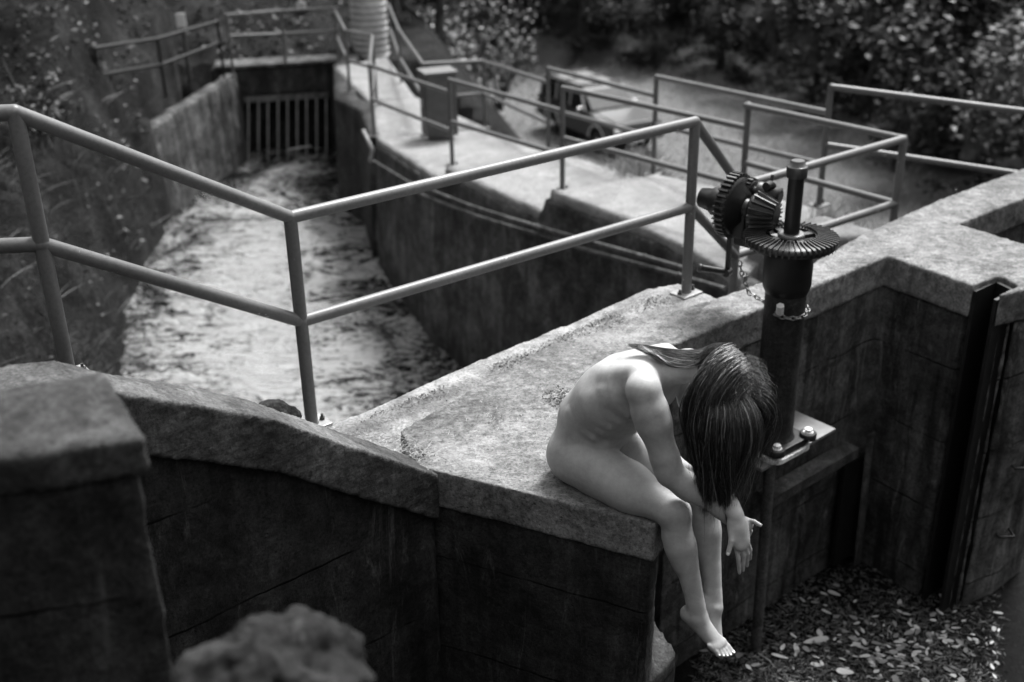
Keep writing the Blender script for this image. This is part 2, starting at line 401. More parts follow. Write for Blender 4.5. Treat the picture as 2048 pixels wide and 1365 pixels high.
# sloping wing wall to the left
wing = thing('wing_wall', (-1.2, 3.2, -1.5), 'sloping concrete wing wall with rounded cap under the leftmost near rail post', 'wall')
prof = [(0.0, .10), (.2, .25), (.42, .41), (.68, .61), (.96, .77), (1.15, .87), (1.3, .965), (1.42, .99), (2.6, 1.02)]
def wingpart(off0, off1, dz0, dz1, lowest=None):
    m = MB(); n = len(prof); vs = []
    for t, z in prof:
        for off, top in ((off0, 1), (off1, 1), (off1, 0), (off0, 0)):
            sh = -.0 if off < .1 else 0
            p = Vector((J.x, J.y, 0)) + WD * t + WN * off
            zz = z + dz1 if top else (z + dz0 if lowest is None else lowest)
            vs.append((p.x, p.y, zz))
    fs = [(0, 1, 2, 3), tuple(range(4 * n - 4, 4 * n))[::-1]]
    for j in range(n - 1):
        for k in range(4):
            l = (k + 1) % 4; fs.append((4 * j + l, 4 * j + k, 4 * j + 4 + k, 4 * j + 4 + l))
    m.add(vs, fs); return m
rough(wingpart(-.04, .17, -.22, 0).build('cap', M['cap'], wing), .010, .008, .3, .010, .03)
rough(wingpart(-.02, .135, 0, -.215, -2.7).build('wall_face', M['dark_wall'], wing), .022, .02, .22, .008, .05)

# foreground block with its cap
blk = thing('concrete_block', (-1.2, 1.9, -.4), 'blurred tall concrete block with worn cap in the lower left foreground', 'block')
zb = 1.4
bp = [at(205, 742, zb), at(288, 862, zb), at(0, 905, zb), at(0, 905, zb) + Vector((-.55, -.1, 0)), at(0, 780, zb) + Vector((-.55, .1, 0)), at(0, 785, zb)]
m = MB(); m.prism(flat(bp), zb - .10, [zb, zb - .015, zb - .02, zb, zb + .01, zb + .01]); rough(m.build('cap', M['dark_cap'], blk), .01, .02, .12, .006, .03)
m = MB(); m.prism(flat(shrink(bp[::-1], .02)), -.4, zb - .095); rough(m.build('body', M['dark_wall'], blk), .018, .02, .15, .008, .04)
# mossy boulder
bc = atd(556, 1385, 1.95)
m = MB(); m.ball(bc, .165, 110, (1.15, .9, .70))
for i, v in enumerate(m.v):
    d = (v - bc); k = 1 + .34 * mnoise.fractal(v * 6.5, .8, 2.1, 7) + .09 * mnoise.noise(v * 26)
    m.v[i] = bc + d * k
sm = concrete('mossy_rock', .003, .035, pits=.9, lichen=.10)
tag(m.build('boulder', sm, base=bc - Vector((0, 0, .12))), 'lichen spotted boulder blurred at the bottom edge left of centre', 'boulder')
# a loose stone wedged behind the wing wall
sc_ = at(560, 835, .12) ; m = MB(); m.ball(sc_, .075, 32, (1.2, 1, .9))
for i, v in enumerate(m.v): m.v[i] = sc_ + (v - sc_) * (1 + .35 * mnoise.fractal(v * 14, 1.0, 2.0, 4))
tag(m.build('stone', M['channel'], base=sc_ - Vector((0, 0, .05))), 'small rough stone showing over the wing wall beside the middle rail post', 'stone')

# ------------------------------------------------------------------ walkway with steps and channel side wall
walk = thing('walkway', (0, 11, -3.5), 'pale stepped concrete walkway descending along the channel beside the railings', 'walkway')
# each slab: inner near, inner far, outer far, outer near with heights
def V(x, y, z): return at(x, y, z)
e_f = [at(1470, 528, -.79), at(1095, 380, -.80)]
segs = [
    ('near',  V(1520, 470, -.56), V(1490, 470, -.60), V(1645, 425, -.56), V(1800, 470, -.56)),
    ('a', V(1478, 556, -.79), V(1095, 380, -.80), V(1313, 345, -.82), V(1655, 420, -.79)),
    ('b', V(1080, 420, -1.02), V(887, 332, -1.17), V(1101, 302, -1.2), V(1345, 366, -1.02)),
    ('c', V(875, 356, -1.33), V(753, 276, -1.6), V(970, 257, -1.62), V(1120, 312, -1.36)),
    ('d', V(753, 276, -1.604), V(741, 205, -1.604), V(830, 190, -1.604), V(975, 254, -1.624)),
    ('e', V(741, 205, -1.608), V(667, 133, -1.608), V(775, 112, -1.608), V(830, 190, -1.608)),
]
def slabpoly(m, P, depth):
    m.prism([(p.x, p.y) for p in P], [-4.5 + depth * 0] * 4, [p.z for p in P])
inner = []
mids = {'a': [V(1362, 488, -.79), V(1244, 434, -.79)], 'b': [V(980, 375, -1.1)], 'c': [V(810, 313, -1.46)]}
for k, (nm, a, b, c_, d) in enumerate(segs):
    PP = [a] + mids.get(nm, []) + [b, c_, d]; m = MB(); m.prism([(p.x, p.y) for p in PP], min(p.z for p in PP) - (.45 if nm in 'abc' else 2.6), [p.z for p in PP])
    rough(m.build('slab', M['walk'], walk), .05, .012, .4, .005, .08)
# channel side wall skin (stained), just proud of the slabs
edge = [V(1480, 556, -.79), V(1362, 488, -.79), V(1244, 434, -.79), V(1095, 380, -.80), V(1080, 420, -1.02), V(980, 375, -1.1), V(887, 332, -1.17), V(875, 356, -1.33), V(810, 313, -1.45), V(753, 276, -1.6)]
ch = MB(); vs = []; 
line = [(p.x, p.y) for p in edge]; tops = [-.86, -.86, -.86, -.87, -1.10, -1.18, -1.25, -1.41, -1.53, -1.68]
front = []; n = len(line)
for i in range(n):
    a = Vector((*line[max(i - 1, 0)], 0)); b = Vector((*line[min(i + 1, n - 1)], 0)); t = (b - a).normalized(); nn = Vector((-t.y, t.x, 0))
    if nn.x > 0: nn = -nn
    front.append((Vector((*line[i], 0)), nn))
for i, (p, nn) in enumerate(front):
    q = p + nn * .03; q2 = p + nn * .16; r_ = p - nn * .25
    vs += [(q.x, q.y, tops[i]), (q2.x, q2.y, -4.3), (r_.x, r_.y, -4.3), (r_.x, r_.y, tops[i])]
fs = [(0, 1, 2, 3), tuple(range(4 * n - 4, 4 * n))[::-1]]
for j in range(n - 1):
    for k in range(4):
        l = (k + 1) % 4; fs.append((4 * j + k, 4 * j + 4 + k, 4 * j + 4 + l, 4 * j + l))
ch.add(vs, fs); o = rough(ch.build('channel_wall', M['channel'], base=(-.5, 12, -4.3)), .05, .05, .3, .02, .09)
tag(o, 'stained dark concrete side wall of the channel under the stepped walkway', 'wall')
# wall of the recess further up the channel
rp = [V(753, 276, -1.6), V(741, 205, -1.6), V(685, 187, -1.6), V(667, 133, -1.6)]
rb = [Vector((-1.95, 15.6, 0)), Vector((-2.25, 17.2, 0)), Vector((-2.75, 18.0, 0)), Vector((-3.12, 20.6, 0)), Vector((-3.1, 21.6, 0))]
m = MB(); vs = []
for i, p in enumerate(rb):
    q = p + Vector((.35, .1, 0)); vs += [(p.x, p.y, -1.64), (p.x - .1, p.y, -4.3), (q.x, q.y, -4.3), (q.x, q.y, -1.64)]
n = len(rb); fs = [(0, 1, 2, 3), tuple(range(4 * n - 4, 4 * n))[::-1]]
for j in range(n - 1):
    for k in range(4):
        l = (k + 1) % 4; fs.append((4 * j + k, 4 * j + 4 + k, 4 * j + 4 + l, 4 * j + l))
m.add(vs, fs); o = rough(m.build('recess_wall', M['dark_wall'], base=(-2.5, 18, -4.3)), .06, .04, .4, .01, .1)
tag(o, 'dark concrete wall right of the trash rack at the far channel end', 'wall')

# headwall with the trash rack
hw = thing('headwall', (-4.1, 21.5, -4.3), 'dark mossy headwall with barred intake opening at the channel end', 'wall')
H0 = Vector((-5.05, 21.15, 0)); H1 = Vector((-3.0, 21.5, 0)); hd = (H1 - H0).normalized(); hn = Vector((hd.y, -hd.x, 0))
zt = at(570, 133, 0); 
def hp(px, py): return onv(px, py, H0, hn)
o_l = hp(487, 195); o_r = hp(658, 193)
ztop = hp(580, 132).z; zo = hp(570, 192).z
m = MB()
def hbox(ta, tb, z0, z1, d0, d1):
    P = [H0 + hd * ta + hn * d0, H0 + hd * tb + hn * d0, H0 + hd * tb + hn * d1, H0 + hd * ta + hn * d1]
    m.prism(flat(P), z0, z1)
tl = (o_l - H0).dot(hd); tr = (o_r - H0).dot(hd)
hbox(-.4, 2.3, zo, ztop, -.5, 0); hbox(-.4, tl, -4.4, zo, -.5, 0); hbox(tr, 2.3, -4.4, zo, -.5, 0); hbox(tl, tr, -4.4, zo, -.9, -.5)
rough(m.build('wall_face', M['dark_wall'], hw), .05, .05, .4, .02, .1)
m = MB(); hbox(-.35, 2.25, ztop, ztop + .07, -.55, .06); rough(m.build('coping', M['far_wall'], hw), .03, .02, .3, .008, .06)
rack = thing('trash_rack', (-4.1, 21.3, -3.6), 'row of pale flat upright bars across the dark intake opening', 'rack')
for i, px in enumerate([497, 517, 536, 556, 575, 594, 613, 633, 652]):
    a = hp(px, 193) + hn * .04; b = hp(px - 2, 300) + hn * .42; 
    b.z = -3.6
    m = MB(); ax = (a - b).normalized(); m.box((a + b) / 2, (.055, .014, (a - b).length), axes=(hn, hd, ax)); m.box((a + b) / 2 + ax * .0, (.012, .03, (a - b).length * .98), axes=(hn, hd, ax))
    m.build('bar', M['plate'], rack)
m = MB(); m.box((o_l + o_r) / 2 + hn * .05, ((o_r - o_l).length, .05, .1), axes=(hd, hn, Vector((0, 0, 1)))); m.build('top_beam', M['rust'], rack)
m = MB(); m.sweep([hp(575, 287) + hn * .5, hp(600, 281) + hn * .52, hp(622, 279) + hn * .5], [.02, .016, .012], 6)
tag(m.build('branch', M['galv'], base=hp(600, 281)), 'pale broken stick caught across the trash rack bars', 'branch')

# far left wing wall
lw = [Vector((-4.98, 21.1, 0)), Vector((-5.02, 20.6, 0)), Vector((-5.42, 18.8, 0)), Vector((-5.62, 17.6, 0)), Vector((-5.68, 17.3, 0))]
lz = [-1.85, -1.85, -1.93, -2.0, -2.15]
m = MB(); vs = []
for p, z in zip(lw, lz):
    q = p + Vector((-.22, .05, 0)); vs += [(p.x, p.y, z), (q.x, q.y, z), (q.x, q.y, -4.4), (p.x + .1, p.y, -4.4)]
n = len(lw); fs = [(0, 1, 2, 3), tuple(range(4 * n - 4, 4 * n))[::-1]]
for j in range(n - 1):
    for k in range(4):
        l = (k + 1) % 4; fs.append((4 * j + k, 4 * j + 4 + k, 4 * j + 4 + l, 4 * j + l))
m.add(vs, fs); o = rough(m.build('retaining_wall', M['far_wall'], base=(-5.4, 19, -4.4)), .05, .06, .35, .02, .1)
tag(o, 'lit weathered retaining wall left of the trash rack below the leafy slope', 'wall')

# ------------------------------------------------------------------ railings
RR = .028
def sl(v): return v.z / math.hypot(v.x, v.y)
def post2(t, b, h):            # top and foot of an upright of height h from two sightings
    d1 = fwd * FPX + right * (t[0] - 1024) + up * (682.5 - t[1]); d2 = fwd * FPX + right * (b[0] - 1024) + up * (682.5 - b[1])
    r = h / (sl(d1) - sl(d2)); k = r / math.hypot(d1.x, d1.y); T = CAM + d1 * k
    return T, T - Vector((0, 0, h))
def plate(par, P, mat, s_=.15, rz=.68, bolts=True):
    m = MB(); m.box(P + Vector((0, 0, .008)), (s_, s_ * .78, .012), rz); pl = m.build('base_plate', mat, par, bevel=.003)
    if bolts:
        for i in (-1, 1):
            m = MB(); q = P + Vector((math.cos(rz) * i * s_ * .36, math.sin(rz) * i * s_ * .36, .014)); m.lathe(q, (0, 0, 1), [(0, .013), (.012, .013)], 6, False); m.cyl(q, q + Vector((0, 0, .028)), .006, 8); m.build('bolt', M['iron_edge'], pl)
def railing(name, label, posts, tops, mids, loc, mat=None, rr=RR, plates=True, rz=.68):
    mat = mat or M['pipe']; t = thing(name, loc, label, 'railing')
    for T, Bm in posts:
        m = MB(); m.cyl(Bm, T, rr, 18); m.ball(T, rr * 1.0, 14); 
        m.lathe(Bm + Vector((0, 0, .01)), (0, 0, 1), [(0, rr * 1.25), (.012, rr * 1.02)], 16)
        m.build('post', mat, t)
        if plates: plate(t, Bm, M['galv'] if mat is M['pipe'] else mat, .15 if rr == RR else .16, rz)
    for pl in tops:
        m = MB(); m.tube(pl, rr, 18); m.ball(pl[0], rr, 14); m.ball(pl[-1], rr, 14); m.build('top_rail', mat, t)
    for pl in mids:
        m = MB(); m.tube(pl, rr, 18); 
        for p in pl: m.ball(p, rr * 1.12, 14)
        m.build('mid_rail', mat, t)
    return t
Z = Vector((0, 0, 1))
Tm = Vector((-.905, 4.46, .985)); Tr = Vector((.985, 5.89, .985)); Tl = Vector((-1.655, 3.79, 1.60)); MH = .47
Tll = Tl + Vector((-1.5, -.1, .0)); 
Tj = post2((1480, 372), (1482, 512), .47)[0]; Tc = post2((1808, 278), (1778, 406), .47)[0]
zz = (Tj.z + Tc.z) / 2
near = railing('guard_railing', 'nearest thick grey pipe railing crossing the picture above the water',
    [(Tl, Tl - Z * 1.0), (Tm, Tm - Z * .985), (Tr, Tr - Z * .985), (Tj, Tj - Z * .98), (Tc, Tc - Z * .98)],
    [[Tll, Tl, Tm, Tr, Tj, Tc]], [[Tll - Z * MH, Tl - Z * MH, Tm - Z * MH, Tr - Z * MH, Tj - Z * MH, Tc - Z * MH]], (0, 5, 0))
def P2(t, b, h=.985): return post2(t, b, h)
# inner railing of the walkway
i1 = P2((1497, 210), (1502, 326), .47); i1 = (i1[0], i1[0] - Z * .98)
i2 = P2((1125, 176), (1127, 381)); i3 = P2((898, 160), (909, 332)); i4 = P2((739, 131), (750, 273))
i2 = (i2[0], i2[0] - Z * .985)
def dropto(A_, B_, px, py):      # point on the upright B_ seen at this height in the photo
    d = fwd * FPX + right * (px - 1024) + up * (682.5 - py); k = math.hypot(B_.x, B_.y) / math.hypot(d.x, d.y)
    return Vector((B_.x, B_.y, HC + d.z * k))
e1 = dropto(None, i1[0], 1497, 256); e2 = dropto(None, i2[0], 1125, 223); e3 = dropto(None, i3[0], 898, 185)
j1 = dropto(None, i1[0], 1495, 372); j2 = dropto(None, i2[0], 1125, 310); j3 = dropto(None, i3[0], 902, 262)
b5 = P2((761, 63), (768, 160), .985) ; b5t = dropto(None, i4[0] + Vector((.1, 1.6, 0)), 742, 75)
c5 = Vector((-1.75, 17.6, -.62)); c6 = Vector((-2.62, 18.5, -.62)); c7 = Vector((-3.0, 20.9, -.72))
c5 = dropto(None, Vector((-2.0, 17.3, 0)), 742, 73); c6 = dropto(None, Vector((-2.55, 18.4, 0)), 688, 62); c7 = dropto(None, Vector((-3.05, 20.9, 0)), 665, 22)
railing('guard_railing', 'railing on the water side of the stepped walkway, one offset section per step',
    [i1, i2, i3, i4, (c5, c5 - Z * .98), (c6, c6 - Z * .98), (c7, c7 - Z * .98)],
    [[i1[0] - U * .03, Tc], [i2[0] , e1], [i3[0] - Z * 0, e2], [i4[0], e3], [i4[0], c5, c6, c7]],
    [[dropto(None, i1[0], 1502, 326), Tc - Z * MH], [i2[0] - Z * MH, j1], [i3[0] - Z * MH, j2], [i4[0] - Z * MH, j3], [i4[0] - Z * MH, c5 - Z * MH, c6 - Z * MH, c7 - Z * MH]],
    (.3, 12, -1), M['pipe_far'], .025)
# outer railing
o1 = P2((1662, 174), (1645, 412)); o2 = P2((1313, 154), (1309, 350)); o3 = P2((1096, 137), (1101, 302)); o4 = P2((965, 122), (970, 257))
o5 = P2((845, 128), (855, 272)); o6 = Vector((-1.75, 18.9, 0)); o7 = Vector((-2.25, 22.5, 0))
o6 = dropto(None, o6, 788, 60); o7 = dropto(None, o7, 750, 10)
of = at(2120, 248, 0); o0 = dropto(None, Vector((o1[0].x + 2.8, o1[0].y - 1.0, 0)), 2060, 238)
og1 = dropto(None, o1[0], 1660, 226); og2 = dropto(None, o2[0], 1312, 192); og3 = dropto(None, o3[0], 1097, 165)
oh1 = dropto(None, o1[0], 1655, 330); oh2 = dropto(None, o2[0], 1312, 275); oh3 = dropto(None, o3[0], 1099, 246)
o0b = dropto(None, o0, 2048, 362)
railing('guard_railing', 'outer railing of the walkway in front of the parked vehicle and field',
    [o1, o2, o3, o4, o5, (o6, o6 - Z * .98), (o7, o7 - Z * .98)],
    [[o1[0], o0], [o2[0], og1], [o3[0], og2], [og3, o4[0], o5[0], o6, o7]],
    [[o1[0] - Z * MH, o0b], [o2[0] - Z * MH, oh1], [o3[0] - Z * MH, oh2], [oh3, o4[0] - Z * MH, o5[0] - Z * MH, o6 - Z * MH, o7 - Z * MH]],
    (1.5, 11, -1), M['pipe_far'], .025)
# headwall railing and leafy slope railing
h1 = hp(458, 38) + hn * -.1; hA = Vector((-5.0, 20.9, 0)); hB = Vector((-4.1, 21.3, 0)); hC = Vector((-3.05, 21.4, 0))
def up_at(P, px, py): return dropto(None, P, px, py)
tA = up_at(hA, 462, 30); tB = up_at(hB, 560, 22); tC = up_at(hC, 662, 17)
mA = up_at(hA, 466, 72); mB = up_at(hB, 565, 68); mC = up_at(hC, 664, 62)
fA = up_at(hA, 470, 158); fB = up_at(hB, 571, 133); fC = up_at(hC, 668, 126)
railing('guard_railing', 'thin dark railing standing on top of the barred headwall', [(tA, fA), (tB, fB), (tC, fC)], [[tA, tB, tC]], [[mA, mB, mC]], (-4, 21.3, -1.8), M['pipe_far'], .025, False)
lA = Vector((-5.05, 20.4, 0)); lB = Vector((-5.6, 18.6, 0)); lC = Vector((-6.1, 17.1, 0)); lD = Vector((-7.1, 17.2, 0))
pts = [(up_at(lA, 456, 42), up_at(lA, 459, 84), up_at(lA, 470, 155)), (up_at(lB, 343, 76), up_at(lB, 348, 128), up_at(lB, 357, 195)), (up_at(lC, 237, 93), up_at(lC, 244, 147), up_at(lC, 255, 222)), (up_at(lD, 168, 96), up_at(lD, 172, 150), up_at(lD, 180, 215))]
railing('guard_railing', 'dark railing bending along the leaf covered slope at upper left', [(p[0], p[2]) for p in pts], [[p[0] for p in pts]], [[p[1] for p in pts]], (-5.8, 18.5, -1.9), M['iron'], .027, False)
# stair rails behind the headwall
st = thing('stair_railing', (-4, 24, -1), 'pair of slanting stair handrails behind the barred headwall', 'railing')
for dx, dy, dd in ((0, 0, 0), (14, -14, .9)):
    for k in (0, 38):
        a = up_at(Vector((-5.4 + dd * .3, 23.5 + dd, 0)), 468 + dx, 22 + k + dy * .4); b = up_at(Vector((-3.4 + dd * .3, 22.3 + dd, 0)), 672 + dx * .6, 118 + k * .9 + dy * .4)
        m = MB(); m.cyl(a, b, .03, 12); m.build('handrail', M['pipe_far'], st)
        if k == 0:
            for q in (a, (a + b) / 2, b):
                m = MB(); m.cyl(q - Z * 1.0, q, .028, 10); m.build('post', M['pipe_far'], st)

# twin pipes clamped along the channel wall
def wallhit(px, py):
    d = fwd * FPX + right * (px - 1024) + up * (682.5 - py); best = None
    for (p, n1), (q, n2) in zip(front, front[1:]):
        p2 = p + n1 * .13; q2 = q + n2 * .13; e = q2 - p2; n_ = Vector((e.y, -e.x, 0))
        den = d.dot(n_)
        if abs(den) < 1e-6: continue
        t = (p2 - CAM).dot(n_) / den; X = CAM + d * t; u_ = (Vector((X.x, X.y, 0)) - p2).dot(e) / e.dot(e)
        if -.02 <= u_ <= 1.02 and t > 0: best = X
    return best
for lab, pl in (('lower of the two thin pipes running along the stained channel wall', [(732, 327), (812, 372), (851, 393), (949, 431), (1002, 448), (1107, 478), (1180, 502), (1270, 527), (1358, 551), (1450, 578)]),
                ('upper of the two thin pipes running along the stained channel wall', [(738, 317), (822, 368), (870, 384), (941, 412), (1010, 434), (1075, 453), (1180, 483), (1290, 514), (1380, 540), (1470, 565)])):
    W_ = [wallhit(*p) for p in pl]; W_ = [p for p in W_ if p is not None]
    m = MB(); m.sweep(W_, .019, 10)
    for p in W_[1:-1:2]: m.ball(p, .027, 10)
    tag(m.build('water_pipe', M['rust'], base=W_[len(W_) // 2]), lab, 'pipe')
s_top = wallhit(755, 285) or Vector((-1.9, 15.5, -1.8))
m = MB(); q0 = V(752, 213, -1.6); m.sweep([V(741, 262, -1.55) + Vector((-.1, 0, 0)), wallhit(745, 300) or q0, wallhit(742, 322) or q0], .03, 8)
tag(m.build('drain_pipe', M['galv'], base=(-1.9, 15.5, -2)), 'short pale vertical pipe dropping from the far end of the twin pipes', 'pipe')

# corrugated standpipe
cp = Vector((-2.62, 22.3, -1.9)); m = MB(); prof_ = []
z = 0
while z < 4.2:
    prof_ += [(z, .36), (z + .06, .325), (z + .12, .36)]; z += .12
m.lathe(cp, (0, 0, 1), prof_, 40)
tag(m.build('corrugated_pipe', plain('zinc', .32, .55, .4, .2, .3, 3), base=cp), 'tall upright corrugated metal pipe at the top left of the walkway', 'pipe')
# utility box on the walkway
ub = V(880, 268, -1.5); ubt = thing('utility_box', ub, 'dark metal utility box between railing posts on the walkway', 'box')
m = MB(); m.box(ub + Z * .42, (.42, .34, .84), .35); m.build('body', plain('box_paint', .07, .5), ubt, bevel=.01)
m = MB(); m.box(ub + Z * .85, (.46, .38, .03), .35); m.build('lid', plain('box_lid', .12, .5), ubt, bevel=.005)
m = MB(); m.box(ub + Z * .45 + Vector((-.215, -.1, 0)), (.02, .03, .12), .35); m.build('handle', M['galv'], ubt)

# white topped marker post and little round sign beyond the headwall
mp = up_at(Vector((-6.0, 21.6, 0)), 425, 165); mt = thing('marker_post', mp, 'slim post with a blank white plate behind the leaf slope railing', 'sign')
q1 = up_at(Vector((-6.0, 21.6, 0)), 417, 24); q2 = up_at(Vector((-6.0, 21.6, 0)), 420, 50)
m = MB(); m.cyl(mp, q1, .035, 10); m.build('post', M['far_wall'], mt)
m = MB(); m.box((q1 + q2) / 2 + Vector((0, -.05, 0)), (.17, .02, (q1 - q2).length + .02)); m.build('plate', plain('white_plate', .7, .5, var=.1), mt, bevel=.004)
rs = thing('round_sign', up_at(Vector((-4.1, 23.5, 0)), 584, 75), 'small pale round sign on a thin post behind the barred headwall', 'sign')
ra = up_at(Vector((-4.1, 23.5, 0)), 580, 14); m = MB(); m.cyl(wloc(rs), ra, .02, 8); m.build('post', M['pipe_far'], rs)
m = MB(); m.lathe(ra, (0.1, -1, 0), [(0, .05), (0, .11), (.015, .11), (.015, .05)], 24); m.build('disc', plain('sign_disc', .45, .5, bump=0), rs)
# ------------------------------------------------------------------ gate column with its gears
CX = Vector((1.383, 5.262, 0))
col = thing('sluice_column', CX + Z * -2.05, 'black iron sluice column with bevel gears on top, standing behind the seated person', 'gate gear')
zf = -.60                                           # flange level
m = MB(); m.lathe(CX + Z * (zf + .03), Z, [(0, .13), (.02, .110), (.05, .103), (.90, .103), (.93, .11)], 40); m.build('column', M['column'], col)
m = MB(); m.lathe(CX + Z * .27, Z, [(0, .105), (.03, .118), (.05, .121), (.20, .121), (.22, .118), (.24, .11)], 32); m.build('gear_housing', M['iron'], col)
m = MB(); m.lathe(CX + Z * .40, Z, [(0, .07), (.12, .07), (.14, .055)], 24); m.build('hub', M['iron'], col)
# bolt head on the housing
m = MB(); m.cyl(CX + Vector((-.05, -.11, .20)), CX + Vector((-.055, -.13, .25)), .02, 6, smooth=False); m.build('bolt', M['bolt'], col)
# ring gear
zg = .562; m = MB()
m.lathe(CX + Z * zg, Z, [(0, .12), (-.03, .14), (-.035, .222), (-.012, .232), (.006, .205), (.008, .12)], 64, caps=False)
rg = m.build('ring_gear', M['iron'], col)
NT_ = 48
for i in range(NT_):
    a = 2 * math.pi * i / NT_; er = Vector((math.cos(a), math.sin(a), 0)); et = Vector((-er.y, er.x, 0))
    m = MB(); v0 = CX + Z * (zg + .006) + er * .125; v1 = CX + Z * (zg - .008) + er * .232; w0, w1, h0 = .0035, .0052, .017
    vs = [v0 - et * w0, v0 + et * w0, v1 + et * w1, v1 - et * w1, v0 - et * w0 * .5 + Z * h0, v0 + et * w0 * .5 + Z * h0, v1 + et * w1 * .6 + Z * h0, v1 - et * w1 * .6 + Z * h0, v1 + et * w1 - Z * .025, v1 - et * w1 - Z * .025]
    m.add(vs, [(4, 5, 6, 7), (0, 4, 7, 3), (1, 2, 6, 5), (0, 1, 5, 4), (3, 7, 6, 2), (3, 2, 8, 9)]); m.build('tooth', M['iron_edge'], rg)
for a in (20, 110, 200, 290):
    er = Vector((math.cos(R(a)), math.sin(R(a)), 0)); m = MB(); m.box(CX + Z * (zg - .004) + er * .095, (.09, .035, .02), R(a)); m.build('spoke', M['iron_edge'], rg)
m = MB(); m.lathe(CX + Z * (zg + .006), Z, [(0, .066), (.012, .066), (.016, .058), (.016, .048)], 32); m.build('collar', plain('collar_steel', .12, .4, .5, .3), col)
m = MB(); m.lathe(CX + Z * (zg + .01), Z, [(0, .039), (.315, .039)], 28); m.build('stem', plain('stem_steel', .03, .35, .5, .5), col)
m = MB(); m.lathe(CX + Z * (zg + .305), Z, [(0, .05), (.05, .051), (.055, .046), (.055, .038), (.078, .036), (.082, .03)], 28); m.build('stem_cap', plain('cap_iron', .03, .3, .6), col)
# pinion shaft: bevel pinion leaning on the ring gear, spur gear behind
gax = (at(1385, 385, .80) - at(1580, 440, .72)); 
PA = onv(1385, 390, CX, Vector((0, 1, 0))); 
ax = Vector((-1, -.10, .10)).normalized()
pc = CX + Z * (zg + .115)              # shaft axis passes above the ring
ax = Vector((-.77, .63, .03)).normalized()
tip = CX + ax * .085 + Z * (zg + .090)
m = MB(); m.lathe(tip, ax, [(0, .040), (.005, .052), (.115, .088), (.13, .085), (.135, .05)], 32); pin = m.build('bevel_pinion', M['iron'], col)
u_, v_, _ = frame(ax)
for i in range(16):
    a = 2 * math.pi * i / 16; er = u_ * math.cos(a) + v_ * math.sin(a); et = ax.cross(er)
    v0 = tip + er * .050; v1 = tip + ax * .112 + er * .087; m = MB(); w0, w1, hh = .004, .0065, .016
    m.add([v0 - et * w0, v0 + et * w0, v1 + et * w1, v1 - et * w1, v0 - et * w0 * .5 + er * hh, v0 + et * w0 * .5 + er * hh, v1 + et * w1 * .5 + er * hh, v1 - et * w1 * .5 + er * hh],
          [(4, 5, 6, 7), (0, 4, 7, 3), (1, 2, 6, 5), (0, 1, 5, 4), (3, 7, 6, 2)]); m.build('tooth', M['iron_edge'], pin)
m = MB(); m.lathe(tip + ax * .13, ax, [(0, .05), (.10, .05), (.105, .07)], 24); m.build('shaft_sleeve', M['iron'], col)
sg = tip + ax * .215
m = MB(); m.lathe(sg, ax, [(-.045, .05), (-.045, .075), (.0, .12), (.0, .148), (.055, .148), (.055, .12), (.03, .05)], 48); spur = m.build('spur_gear', M['iron'], col)
for i in range(34):
    a = 2 * math.pi * i / 34; er = u_ * math.cos(a) + v_ * math.sin(a); et = ax.cross(er); c0 = sg + ax * .0275 + er * .156
    m = MB(); m.box(c0, (.055, .010, .022), axes=(ax, et, er)); m.build('tooth', M['iron_edge'], spur)
# second shaft with its small pinion and rounded bearing cap
s2 = sg + u_ * .0 + Z * .0
side = ax.cross(Z).normalized()
if side.y < 0: side = -side
c2 = CX + Z * (zg + .15) + side * .10 + ax * .15
m = MB(); m.lathe(c2 - ax * .03, ax, [(0, .03), (.008, .046), (.09, .048), (.10, .055), (.12, .055)], 28); m.build('bearing_cap', M['iron'], col)
m = MB(); m.lathe(c2 + ax * .08, ax, [(0, .025), (.20, .025)], 20); m.build('crank_shaft', M['iron'], col)
m = MB(); m.lathe(c2 + ax * .12, ax, [(0, .04), (.0, .052), (.075, .052), (.075, .04)], 24); sp2 = m.build('small_pinion', M['iron'], col)
for i in range(14):
    a = 2 * math.pi * i / 14; er = u_ * math.cos(a) + v_ * math.sin(a); et = ax.cross(er)
    m = MB(); m.box(c2 + ax * .1575 + er * .057, (.07, .009, .016), axes=(ax, et, er)); m.build('tooth', M['iron_edge'], sp2)
m = MB(); m.sweep([c2 + ax * .02 + Z * .045, c2 + ax * .02 + Z * .062 - side * .03, c2 + ax * .02 + Z * .062 - side * .07], .022, 10); m.build('clevis', M['iron'], col)
m = MB(); m.sweep([c2 + ax * .03 + Z * .06, c2 + ax * .03 + Z * .10 + side * .015], [.007, .009], 8); m.build('grease_nipple', M['iron_edge'], col)
# bracket arm carrying the shafts
m = MB(); m.prism([(p.x, p.y) for p in (CX + ax * .10 + side * -.04, CX + ax * .30 + side * -.03, CX + ax * .30 + side * .05, CX + ax * .10 + side * .05)], zg - .10, [zg - .03, zg - .01, zg - .01, zg - .03])
m.prism([(p.x, p.y) for p in (CX + ax * .24 - side * .04, CX + ax * .32 - side * .04, CX + ax * .32 + side * .15, CX + ax * .24 + side * .15)], zg - .06, zg + .10); m.build('bracket_arm', M['iron'], col, bevel=.012)
m = MB(); m.lathe(CX + ax * .36 + Z * (zg + .09), ax, [(-.02, .05), (.0, .07), (.07, .075), (.09, .06), (.15, .05), (.155, .03)], 28); m.build('gearbox', M['iron'], col)
